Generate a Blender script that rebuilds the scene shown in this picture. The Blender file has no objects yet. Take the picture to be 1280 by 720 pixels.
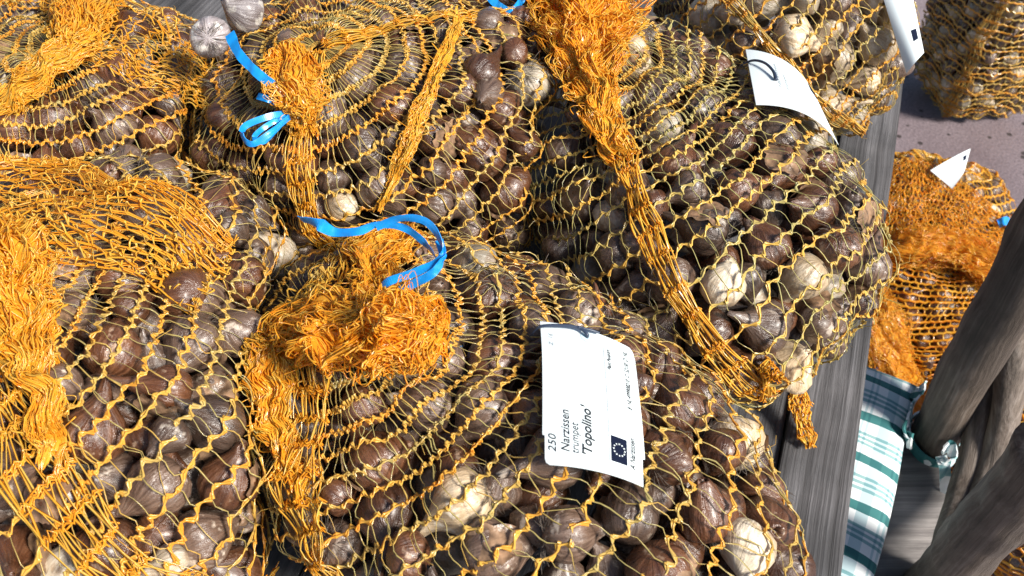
import bpy, math, random
import numpy as np
from mathutils import Vector, Matrix
R = math.radians
rng = np.random.default_rng(11); random.seed(11)
scn = bpy.context.scene

# ------------------------------------------------------------------ camera, light, exposure
PITCH, HFOV = 50.0, 60.0
TABLE_Z = 0.75
CAM = np.array([0.0, 0.0, 1.47])
cam_d = bpy.data.cameras.new('camera'); cam = bpy.data.objects.new('camera', cam_d)
scn.collection.objects.link(cam)
cam.location = CAM; cam.rotation_euler = (R(90 - PITCH), 0, 0)
cam_d.sensor_width = 36; cam_d.angle = R(HFOV); cam_d.clip_start = 0.02; cam_d.clip_end = 200
cam_d.dof.use_dof = True; cam_d.dof.focus_distance = 0.74; cam_d.dof.aperture_fstop = 13.0
scn.camera = cam

SUN_AZ, SUN_EL = 122.0, 42.0          # azimuth counted clockwise from +y (the view direction)
w = bpy.data.worlds.new('World'); scn.world = w; w.use_nodes = True
sky = w.node_tree.nodes.new('ShaderNodeTexSky'); sky.sky_type = 'NISHITA'; sky.sun_disc = False
sky.sun_elevation = R(SUN_EL); sky.sun_rotation = R(SUN_AZ)
bg = w.node_tree.nodes['Background']; bg.inputs['Strength'].default_value = 0.06
w.node_tree.links.new(sky.outputs[0], bg.inputs['Color'])
sl = bpy.data.lights.new('sun', 'SUN'); sun = bpy.data.objects.new('sun', sl); scn.collection.objects.link(sun)
sl.energy = 4.4; sl.angle = R(13); sl.color = (1.0, 0.95, 0.87)
sd = Vector((math.sin(R(SUN_AZ)) * math.cos(R(SUN_EL)), math.cos(R(SUN_AZ)) * math.cos(R(SUN_EL)), math.sin(R(SUN_EL))))
sun.rotation_euler = (-sd).to_track_quat('-Z', 'Y').to_euler()
scn.view_settings.view_transform = 'Standard'; scn.view_settings.look = 'None'
scn.view_settings.gamma = 1; scn.view_settings.exposure = 0.85
scn.cycles.max_bounces = 7; scn.cycles.diffuse_bounces = 4

# ------------------------------------------------------------------ helpers: projection
FPX = 640 / math.tan(R(HFOV / 2))
_up = np.array([0, math.sin(R(PITCH)), math.cos(R(PITCH))]); _fw = np.array([0, math.cos(R(PITCH)), -math.sin(R(PITCH))])
_rt = np.array([1.0, 0, 0])
def ray(px, py):
    d = _fw + _rt * ((px - 640) / FPX) + _up * ((360 - py) / FPX)
    return d / np.linalg.norm(d)
def at(px, py, z):
    d = ray(px, py); return CAM + d * ((z - CAM[2]) / d[2])
def at_dist(px, py, t): return CAM + ray(px, py) * t
def project(P):
    v = P - CAM; z = v @ _fw
    return 640 + FPX * (v @ _rt) / z, 360 - FPX * (v @ _up) / z, z
def in_frame(P, m):
    x, y, z = project(P); return (x > -m) & (x < 1280 + m) & (y > -m) & (y < 720 + m)
def nrm(v): return v / np.maximum(np.linalg.norm(v, axis=-1, keepdims=True), 1e-9)

def vnoise(P, freq, seed, k=5):
    """smooth vector noise, about -1..1"""
    r = np.random.default_rng(seed); out = np.zeros(P.shape)
    for c in range(3):
        for i in range(k):
            kv = r.normal(size=3) * freq * (1 + .35 * i); out[..., c] += np.sin(P @ kv + r.uniform(0, 6.28)) / (1 + .35 * i)
    return out / 2.2

# ------------------------------------------------------------------ helpers: meshes and objects
def link(o): scn.collection.objects.link(o); return o
def tag(o, label=None, cat=None, group=None, kind=None):
    if label: o['label'] = label
    if cat: o['category'] = cat
    if group: o['group'] = group
    if kind: o['kind'] = kind
    return o
def empty(name, loc=(0, 0, 0)):
    o = bpy.data.objects.new(name, None); o.location = Vector([float(c) for c in loc]); o.empty_display_size = .05; return link(o)
def put(name, me, mat, parent=None):
    o = bpy.data.objects.new(name, me); link(o)
    if mat is not None:
        me.materials.clear(); me.materials.append(mat)
    if parent is not None:
        o.parent = parent; o.matrix_parent_inverse = Matrix.Translation(parent.location).inverted()
    return o
def pymesh(name, V, F, smooth=True):
    me = bpy.data.meshes.new(name); me.from_pydata([tuple(map(float, v)) for v in V], [], F); me.update()
    if smooth: me.polygons.foreach_set('use_smooth', np.ones(len(me.polygons), bool))
    return me
class Acc:
    """collects quads with a per-vertex tint and makes one mesh of them"""
    def __init__(s): s.V = []; s.Q = []; s.T = []; s.n = 0
    def add(s, V, Q, T):
        s.V.append(V); s.Q.append(Q + s.n); s.T.append(T); s.n += len(V)
    def mesh(s, name):
        V = np.concatenate(s.V).astype(np.float32); Q = np.concatenate(s.Q).astype(np.int32); T = np.concatenate(s.T).astype(np.float32)
        me = bpy.data.meshes.new(name); me.vertices.add(len(V)); me.vertices.foreach_set('co', V.ravel())
        me.loops.add(Q.size); me.loops.foreach_set('vertex_index', Q.ravel())
        me.polygons.add(len(Q)); me.polygons.foreach_set('loop_start', np.arange(0, Q.size, 4, dtype=np.int32))
        me.polygons.foreach_set('use_smooth', np.ones(len(Q), bool))
        a = me.attributes.new('tint', 'FLOAT', 'POINT'); a.data.foreach_set('value', T)
        me.update(); me.validate(); return me
def tubes(acc, P, N, w, h, tint, sides=3, twist=None):
    """K polylines of n points -> K little tubes of half width w (along T x N) and half thickness h"""
    K, n, _ = P.shape
    if K == 0: return
    T = nrm(np.gradient(P, axis=1)); B = nrm(np.cross(T, np.broadcast_to(N, P.shape))); M = np.cross(B, T)
    if twist is not None:
        c, s = np.cos(twist)[..., None], np.sin(twist)[..., None]; B, M = B * c + M * s, M * c - B * s
    w = np.broadcast_to(w, (K, n)); h = np.broadcast_to(h, (K, n))
    a = 2 * np.pi * (np.arange(sides) + .25) / sides
    V = P[:, :, None, :] + w[:, :, None, None] * np.cos(a)[:, None] * B[:, :, None, :] + h[:, :, None, None] * np.sin(a)[:, None] * M[:, :, None, :]
    idx = np.arange(K * n * sides).reshape(K, n, sides)
    nx = np.roll(idx, -1, axis=2)
    Q = np.stack([idx[:, :-1], nx[:, :-1], nx[:, 1:], idx[:, 1:]], -1).reshape(-1, 4)
    acc.add(V.reshape(-1, 3), Q, np.repeat(np.broadcast_to(tint, (K,)), n * sides))
def spline(pts, n):
    """Catmull-Rom through pts"""
    p = np.array(pts, float); p = np.vstack([2 * p[0] - p[1], p, 2 * p[-1] - p[-2]]); m = len(p) - 3
    t = np.linspace(0, m - 1e-6, n); i = t.astype(int); f = (t - i)[:, None]
    a, b, c, d = p[i], p[i + 1], p[i + 2], p[i + 3]
    return .5 * (2 * b + (c - a) * f + (2 * a - 5 * b + 4 * c - d) * f ** 2 + (3 * b - a - 3 * c + d) * f ** 3)
def lerp1(vals, n): return np.interp(np.linspace(0, 1, n), np.linspace(0, 1, len(vals)), vals)
def tube_mesh(name, pts, radii, sides=20, n=40, rough=0.0, seed=1, cap=True):
    P = spline(pts, n); r = lerp1(radii, n); T = nrm(np.gradient(P, axis=0))
    ref = np.array([.3, .9, .2]); X = nrm(np.cross(T, ref)); Y = np.cross(T, X)
    a = 2 * np.pi * np.arange(sides) / sides
    D = np.cos(a)[None, :, None] * X[:, None] + np.sin(a)[None, :, None] * Y[:, None]
    V = P[:, None] + r[:, None, None] * D
    if rough: V = V + rough * vnoise(V, 40, seed) * r[:, None, None]
    V = V.reshape(-1, 3); F = []
    for i in range(n - 1):
        for j in range(sides):
            k = (j + 1) % sides; F.append((i * sides + j, i * sides + k, (i + 1) * sides + k, (i + 1) * sides + j))
    if cap:
        V = np.vstack([V, P[0] - T[0] * r[0] * .25, P[-1] + T[-1] * r[-1] * .25]); a0, a1 = len(V) - 2, len(V) - 1
        for j in range(sides):
            k = (j + 1) % sides; F.append((a0, k, j)); F.append((a1, (n - 1) * sides + j, (n - 1) * sides + k))
    return pymesh(name, V, F)
def ribbon_mesh(name, pts, width, side, n=80, thick=.00025, twist=None, taper=None):
    """flat tape with real thickness; side = rough direction of its width"""
    P = spline(pts, n); T = nrm(np.gradient(P, axis=0)); S = np.array(side, float)
    S = spline(S, n) if S.ndim == 2 else np.broadcast_to(S, P.shape)
    B = nrm(S - (S * T).sum(-1, keepdims=True) * T); N = np.cross(T, B)
    if twist is not None:
        i_ = np.arange(n); tw = (lerp1(twist, n) + .14 * np.sin(i_ * .33 + width * 4e3) + .06 * np.sin(i_ * .75))[:, None]; B, N = B * np.cos(tw) + N * np.sin(tw), N * np.cos(tw) - B * np.sin(tw)
    wd = width * .5 * (lerp1(taper, n) if taper is not None else np.ones(n))[:, None]
    V = np.stack([P + B * wd + N * thick, P + N * thick * 1.6, P - B * wd + N * thick, P - B * wd - N * thick, P - N * thick * .4, P + B * wd - N * thick], 1).reshape(-1, 3)
    F = []
    for i in range(n - 1):
        for j in range(6):
            k = (j + 1) % 6; F.append((i * 6 + j, i * 6 + k, i * 6 + 6 + k, i * 6 + 6 + j))
    F += [(5, 4, 3, 2, 1, 0), tuple((n - 1) * 6 + j for j in range(6))]
    return pymesh(name, V, F, False)

# ------------------------------------------------------------------ materials
def new_mat(name):
    m = bpy.data.materials.new(name); m.use_nodes = True; nt = m.node_tree
    return m, nt, nt.nodes['Principled BSDF'], nt.nodes['Material Output']
def nd(nt, t, **kw):
    n = nt.nodes.new(t)
    for k, v in kw.items():
        if k.startswith('in_'):
            key = k[3:]; n.inputs[int(key) if key.isdigit() else key].default_value = v
        else: setattr(n, k, v)
    return n
def ramp(nt, src, stops, interp='LINEAR'):
    r = nt.nodes.new('ShaderNodeValToRGB'); r.color_ramp.interpolation = interp
    e = r.color_ramp.elements
    while len(e) < len(stops): e.new(.5)
    for x, (p, c) in zip(e, stops): x.position = p; x.color = (*c, 1)
    nt.links.new(src, r.inputs[0]); return r
def L(nt, a, b): nt.links.new(a, b)
def mixrgb(nt, fac, a, b, mode='MIX'):
    m = nt.nodes.new('ShaderNodeMix'); m.data_type = 'RGBA'; m.blend_type = mode
    for sock, v in ((m.inputs['Factor'], fac), (m.inputs['A'], a), (m.inputs['B'], b)):
        if hasattr(v, 'is_output') or hasattr(v, 'links'): nt.links.new(v, sock)
        elif isinstance(v, (int, float)): sock.default_value = v
        else: sock.default_value = (*v, 1)
    return [o for o in m.outputs if o.type == 'RGBA'][0]
def net_material(name, c0, c1, c2, trans=.32):
    m, nt, p, out = new_mat(name)
    a = nd(nt, 'ShaderNodeAttribute', attribute_name='tint')
    co = nd(nt, 'ShaderNodeTexCoord'); no = nd(nt, 'ShaderNodeTexNoise', in_Scale=60.0, in_Detail=3.0)
    L(nt, co.outputs['Object'], no.inputs['Vector'])
    ad = nd(nt, 'ShaderNodeMath', operation='MULTIPLY_ADD', in_1=.5, in_2=-.25); L(nt, no.outputs[0], ad.inputs[0])
    su = nd(nt, 'ShaderNodeMath', operation='ADD'); L(nt, a.outputs['Fac'], su.inputs[0]); L(nt, ad.outputs[0], su.inputs[1])
    r = ramp(nt, su.outputs[0], [(0, c0), (.5, c1), (1, c2)])
    L(nt, r.outputs[0], p.inputs['Base Color']); p.inputs['Roughness'].default_value = .24; p.inputs['Specular IOR Level'].default_value = .8
    t = nd(nt, 'ShaderNodeBsdfTranslucent'); L(nt, r.outputs[0], t.inputs['Color'])
    mx = nd(nt, 'ShaderNodeMixShader', in_0=trans); L(nt, p.outputs[0], mx.inputs[1]); L(nt, t.outputs[0], mx.inputs[2]); L(nt, mx.outputs[0], out.inputs[0])
    return m
NET_GOLD = net_material('net_golden', (.54, .45, .17), (.86, .50, .085), (.95, .38, .03))
NET_OLIVE = net_material('net_yellow', (.54, .49, .20), (.85, .57, .13), (.94, .46, .05))
NET_TUFT = net_material('net_gathered', (.96, .68, .14), (.98, .55, .05), (.97, .38, .015), .42)
NET_ORANGE = net_material('net_orange', (.95, .62, .10), (.95, .48, .04), (.93, .33, .02), .5)

def bulb_material(name, dark, mid, pale, patch, rough, peel, heap=False):
    m, nt, p, out = new_mat(name)
    co = nd(nt, 'ShaderNodeTexCoord'); oi = nd(nt, 'ShaderNodeObjectInfo')
    if heap:                                                          # merged bulbs carry their own coordinates
        class S: pass
        at_, rn_ = nd(nt, 'ShaderNodeAttribute', attribute_name='own'), nd(nt, 'ShaderNodeAttribute', attribute_name='rnd')
        co, oi = S(), S(); co.outputs = {'Object': at_.outputs['Vector']}; oi.outputs = {'Random': rn_.outputs['Fac']}
    sep = nd(nt, 'ShaderNodeSeparateXYZ'); L(nt, co.outputs['Object'], sep.inputs[0])
    fl = nd(nt, 'ShaderNodeVectorMath', operation='MULTIPLY'); fl.inputs[1].default_value = (1, 1, 0); L(nt, co.outputs['Object'], fl.inputs[0])
    un = nd(nt, 'ShaderNodeVectorMath', operation='NORMALIZE'); L(nt, fl.outputs[0], un.inputs[0])
    zs = nd(nt, 'ShaderNodeMath', operation='MULTIPLY', in_1=.22); L(nt, sep.outputs[2], zs.inputs[0])
    cb = nd(nt, 'ShaderNodeCombineXYZ'); L(nt, zs.outputs[0], cb.inputs[2])
    ad = nd(nt, 'ShaderNodeVectorMath', operation='ADD'); L(nt, un.outputs[0], ad.inputs[0]); L(nt, cb.outputs[0], ad.inputs[1])
    rn = nd(nt, 'ShaderNodeMath', operation='MULTIPLY', in_1=37.0); L(nt, oi.outputs['Random'], rn.inputs[0])
    st = nd(nt, 'ShaderNodeTexNoise', noise_dimensions='4D', in_Scale=5.0, in_Detail=4.0, in_Roughness=.55); L(nt, ad.outputs[0], st.inputs['Vector']); L(nt, rn.outputs[0], st.inputs['W'])
    bl = nd(nt, 'ShaderNodeTexNoise', noise_dimensions='4D', in_Scale=1.5, in_Detail=4.0, in_Roughness=.6); L(nt, co.outputs['Object'], bl.inputs['Vector']); L(nt, rn.outputs[0], bl.inputs['W'])
    c = ramp(nt, st.outputs[0], [(.28, dark), (.52, mid), (.78, pale)]).outputs[0]
    pk = ramp(nt, bl.outputs[0], [(peel - .02, (0, 0, 0)), (peel + .05, (.8, .8, .8))])
    c = mixrgb(nt, pk.outputs[0], c, patch)
    dr = nd(nt, 'ShaderNodeTexNoise', in_Scale=4.0, in_Detail=6.0, in_Roughness=.7); L(nt, co.outputs['Object'], dr.inputs['Vector'])
    dk = ramp(nt, dr.outputs[0], [(.56, (0, 0, 0)), (.76, (.5, .5, .5))]); c = mixrgb(nt, dk.outputs[0], c, (.07, .05, .032))
    hv = nd(nt, 'ShaderNodeHueSaturation'); L(nt, c, hv.inputs['Color'])
    vr = nd(nt, 'ShaderNodeMapRange', in_3=.6, in_4=1.4); L(nt, oi.outputs['Random'], vr.inputs[0]); L(nt, vr.outputs[0], hv.inputs['Value'])
    L(nt, hv.outputs[0], p.inputs['Base Color'])
    rr = ramp(nt, dr.outputs[0], [(.4, (rough,) * 3), (.75, (rough + .3,) * 3)]); L(nt, rr.outputs[0], p.inputs['Roughness'])
    p.inputs['Specular IOR Level'].default_value = .75; p.inputs['Coat Weight'].default_value = .2; p.inputs['Coat Roughness'].default_value = .25
    bp = nd(nt, 'ShaderNodeBump', in_Strength=.22, in_Distance=.05); L(nt, st.outputs[0], bp.inputs['Height'])
    b2 = nd(nt, 'ShaderNodeBump', in_Strength=.2, in_Distance=.08); L(nt, dr.outputs[0], b2.inputs['Height']); L(nt, bp.outputs[0], b2.inputs['Normal'])
    L(nt, b2.outputs[0], p.inputs['Normal'])
    return m
BULB_C = {'brown': ((.040, .014, .007), (.096, .037, .016), (.175, .082, .042), (.40, .28, .19), .22, .63),
          'grey': ((.052, .029, .020), (.110, .068, .047), (.205, .14, .105), (.48, .40, .32), .24, .61),
          'pale': ((.34, .27, .17), (.47, .40, .30), (.60, .55, .46), (.34, .24, .15), .3, .54),
          'loose': ((.13, .10, .095), (.25, .215, .215), (.38, .35, .36), (.62, .58, .52), .25, .57),
          'tan': ((.30, .20, .10), (.50, .38, .24), (.66, .56, .42), (.72, .66, .54), .25, .58)}
BULB = {k: bulb_material('bulb_' + k, *v) for k, v in BULB_C.items()}
def simple(name, col, rough=.5, metal=0, var=.0, scale=20, bump=0, spec=.5):
    m, nt, p, out = new_mat(name)
    p.inputs['Roughness'].default_value = rough; p.inputs['Metallic'].default_value = metal; p.inputs['Specular IOR Level'].default_value = spec
    co = nd(nt, 'ShaderNodeTexCoord'); no = nd(nt, 'ShaderNodeTexNoise', in_Scale=float(scale), in_Detail=5.0); L(nt, co.outputs['Object'], no.inputs['Vector'])
    lo = tuple(c * (1 - var) for c in col); hi = tuple(min(1, c * (1 + var)) for c in col)
    r = ramp(nt, no.outputs[0], [(.3, lo), (.7, hi)]); L(nt, r.outputs[0], p.inputs['Base Color'])
    if bump:
        b = nd(nt, 'ShaderNodeBump', in_Strength=bump, in_Distance=.003); L(nt, no.outputs[0], b.inputs['Height']); L(nt, b.outputs[0], p.inputs['Normal'])
    return m
ROOT = simple('dry_roots', (.13, .105, .085), .8, var=.5, scale=5)
SKIN = simple('loose_papery_skin', (.22, .135, .08), .32, var=.7, scale=2.2, bump=.6)
BLUE = simple('blue_plastic_tape', (.008, .27, .74), .28, var=.25, scale=60, spec=.7)
CARD = simple('white_card', (.70, .77, .79), .45, var=.015, scale=8)
INK = simple('black_ink', (.02, .024, .03), .8, spec=.1); FAINT = simple('faint_grey_ink', (.38, .42, .44), .8, spec=.1)
NAVY = simple('navy_print', (.006, .010, .028), .8, spec=.1); STAR = simple('star_print', (.72, .78, .80), .5); WIRE = simple('dark_wire', (.03, .045, .08), .4); HOLE = simple('hole_rim', (.52, .70, .78), .4)

def wood_material(name, dark, mid, light, scale=1.0, rough=.75):
    """weathered grain running along local X"""
    m, nt, p, out = new_mat(name)
    co = nd(nt, 'ShaderNodeTexCoord'); oi = nd(nt, 'ShaderNodeObjectInfo')
    mp = nd(nt, 'ShaderNodeMapping'); mp.inputs['Scale'].default_value = (1.6 * scale, 120 * scale, 120 * scale); L(nt, co.outputs['Object'], mp.inputs[0])
    wv = nd(nt, 'ShaderNodeTexNoise', in_Scale=5.0, in_Detail=2.0); L(nt, co.outputs['Object'], wv.inputs['Vector'])
    sc_ = nd(nt, 'ShaderNodeVectorMath', operation='SCALE'); sc_.inputs['Scale'].default_value = .9; L(nt, wv.outputs['Color'], sc_.inputs[0])
    ad = nd(nt, 'ShaderNodeVectorMath', operation='ADD'); L(nt, mp.outputs[0], ad.inputs[0]); L(nt, sc_.outputs[0], ad.inputs[1])
    rn = nd(nt, 'ShaderNodeMath', operation='MULTIPLY', in_1=19.0); L(nt, oi.outputs['Random'], rn.inputs[0])
    n1 = nd(nt, 'ShaderNodeTexNoise', noise_dimensions='4D', in_Scale=1.0, in_Detail=9.0, in_Roughness=.72); L(nt, ad.outputs[0], n1.inputs['Vector']); L(nt, rn.outputs[0], n1.inputs['W'])
    n2 = nd(nt, 'ShaderNodeTexNoise', in_Scale=9.0, in_Detail=6.0); L(nt, co.outputs['Object'], n2.inputs['Vector'])
    c = ramp(nt, n1.outputs[0], [(.34, dark), (.50, mid), (.66, light)]).outputs[0]
    st = ramp(nt, n2.outputs[0], [(.42, (.55, .55, .55)), (.65, (1.15, 1.13, 1.12))]); c = mixrgb(nt, 1.0, c, st.outputs[0], 'MULTIPLY')
    L(nt, c, p.inputs['Base Color']); p.inputs['Roughness'].default_value = rough
    b = nd(nt, 'ShaderNodeBump', in_Strength=.9, in_Distance=.004); L(nt, n1.outputs[0], b.inputs['Height']); L(nt, b.outputs[0], p.inputs['Normal'])
    return m
WOOD = wood_material('weathered_plank', (.028, .026, .026), (.085, .082, .086), (.165, .162, .17))
SEATWOOD = wood_material('weathered_seat', (.10, .09, .09), (.20, .185, .18), (.32, .30, .29), .6)
LOG = wood_material('barked_branch', (.05, .036, .026), (.13, .10, .078), (.25, .21, .18), 1.1, .6)

def ground_material():
    m, nt, p, out = new_mat('wet_brown_paving')
    co = nd(nt, 'ShaderNodeTexCoord')
    n1 = nd(nt, 'ShaderNodeTexNoise', in_Scale=2.2, in_Detail=7.0, in_Roughness=.6); L(nt, co.outputs['Object'], n1.inputs['Vector'])
    n2 = nd(nt, 'ShaderNodeTexNoise', in_Scale=160.0, in_Detail=3.0); L(nt, co.outputs['Object'], n2.inputs['Vector'])
    c = ramp(nt, n1.outputs[0], [(.3, (.15, .115, .125)), (.7, (.27, .22, .235))]).outputs[0]
    s = ramp(nt, n2.outputs[0], [(.3, (.7, .7, .7)), (.7, (1.2, 1.2, 1.2))]); c = mixrgb(nt, 1.0, c, s.outputs[0], 'MULTIPLY')
    n3 = nd(nt, 'ShaderNodeTexVoronoi', in_Scale=24.0); L(nt, co.outputs['Object'], n3.inputs['Vector'])
    n4 = nd(nt, 'ShaderNodeTexNoise', in_Scale=6.0); L(nt, co.outputs['Object'], n4.inputs['Vector'])
    sp = nd(nt, 'ShaderNodeMath', operation='MULTIPLY_ADD', in_1=-.25); L(nt, n4.outputs[0], sp.inputs[0]); L(nt, n3.outputs['Distance'], sp.inputs[2])
    k = ramp(nt, sp.outputs[0], [(.02, (1, 1, 1)), (.07, (0, 0, 0))]); c = mixrgb(nt, k.outputs[0], c, (.045, .035, .035))
    L(nt, c, p.inputs['Base Color']); p.inputs['Roughness'].default_value = .55
    b = nd(nt, 'ShaderNodeBump', in_Strength=.4, in_Distance=.004); L(nt, n2.outputs[0], b.inputs['Height']); L(nt, b.outputs[0], p.inputs['Normal'])
    return m

def plaid_material():
    """white cloth, teal bands across the length (local Y) and pale ones along it (local X)"""
    m, nt, p, out = new_mat('green_white_plaid')
    co = nd(nt, 'ShaderNodeTexCoord'); sep = nd(nt, 'ShaderNodeSeparateXYZ'); L(nt, co.outputs['Object'], sep.inputs[0])
    def bands(sock, period, stops):
        d = nd(nt, 'ShaderNodeMath', operation='DIVIDE', in_1=period); L(nt, sock, d.inputs[0])
        f = nd(nt, 'ShaderNodeMath', operation='FRACT'); L(nt, d.outputs[0], f.inputs[0])
        return ramp(nt, f.outputs[0], stops, 'CONSTANT')
    W, G = (1, 1, 1), (.05, .22, .22); g2 = (.34, .54, .55)
    a = bands(sep.outputs[1], .064, [(0, G), (.20, W), (.46, g2), (.53, W), (.58, g2), (.65, W), (.70, g2), (.77, W)])
    W2, H = (1, 1, 1), (.60, .74, .78)
    b = bands(sep.outputs[0], .05, [(0, H), (.30, W2), (.55, H), (.61, W2), (.68, H), (.74, W2)])
    c = mixrgb(nt, 1.0, a.outputs[0], b.outputs[0], 'MULTIPLY'); c = mixrgb(nt, 1.0, c, (.74, .77, .77), 'MULTIPLY')
    L(nt, c, p.inputs['Base Color']); p.inputs['Roughness'].default_value = .85
    no = nd(nt, 'ShaderNodeTexNoise', in_Scale=900.0); L(nt, co.outputs['Object'], no.inputs['Vector'])
    bm = nd(nt, 'ShaderNodeBump', in_Strength=.25, in_Distance=.001); L(nt, no.outputs[0], bm.inputs['Height']); L(nt, bm.outputs[0], p.inputs['Normal'])
    return m

# ------------------------------------------------------------------ ground and table
gv = [(-40, -40, 0), (40, -40, 0), (40, 40, 0), (-40, 40, 0)]
g = put('ground', pymesh('ground', gv, [(0, 1, 2, 3)], False), ground_material()); tag(g, kind='structure')

def bevel_box(name, sx, sy, sz, bev=.003, wear=0.0, nx=1, seed=0):
    import bmesh
    bm = bmesh.new(); bmesh.ops.create_cube(bm, size=1)
    for v in bm.verts: v.co = Vector((v.co.x * sx, v.co.y * sy, v.co.z * sz))
    if nx > 1:
        es = [e for e in bm.edges if abs((e.verts[0].co - e.verts[1].co).x) > sx * .5]
        bmesh.ops.subdivide_edges(bm, edges=es, cuts=nx)
        r = random.Random(seed)
        for v in bm.verts: v.co.y += r.uniform(-wear, wear); v.co.z += r.uniform(-wear, wear) * .5
    bmesh.ops.bevel(bm, geom=[e for e in bm.edges if len(e.link_faces) == 2 and e.calc_face_angle(0) > .6], offset=bev, segments=2, profile=.6, affect='EDGES')
    me = bpy.data.meshes.new(name); bm.to_mesh(me); bm.free(); return me
e0, e1 = at(1053, 720, TABLE_Z), at(1143, 0, TABLE_Z)
edir = nrm((e1 - e0)[None])[0]; eang = math.atan2(edir[1], edir[0]); eleft = np.array([-edir[1], edir[0], 0])
TLEN = 1.75; tmid = e0 + edir * .47
table = empty('wooden_table', tmid + eleft * .55 - np.array([0, 0, TABLE_Z]))
tag(table, 'weathered grey plank table carrying the net bags of bulbs', 'table')
off = 0.0
for i, wd in enumerate([.066, .118, .125, .12, .122, .118, .125, .12, .12, .122]):
    o = put('plank', bevel_box('plank', TLEN, wd - .0012, .03, .003, .0008, 14, i), WOOD)
    c = tmid + eleft * (off + wd / 2); c[2] = TABLE_Z - .015 - (.0 if i == 0 else .004 * (i % 2) + .003)
    o.location = Vector(c) - table.location; o.rotation_euler = (0, 0, eang); o.parent = table; off += wd
for sx in (-1, 1):
    for q in (.08, off - .08):
        o = put('leg', bevel_box('leg', .07, .07, TABLE_Z - .095, .004), WOOD); c = tmid + edir * sx * (TLEN / 2 - .12) + eleft * q; c[2] = (TABLE_Z - .095) / 2
        o.location = Vector(c) - table.location; o.rotation_euler = (0, 0, eang); o.parent = table
for sx in (-1, 1):
    o = put('crossbar', bevel_box('crossbar', .06, off - .1, .05, .004), WOOD); c = tmid + edir * sx * (TLEN / 2 - .12) + eleft * off / 2; c[2] = TABLE_Z - .0625
    o.location = Vector(c) - table.location; o.rotation_euler = (0, 0, eang); o.parent = table

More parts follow.
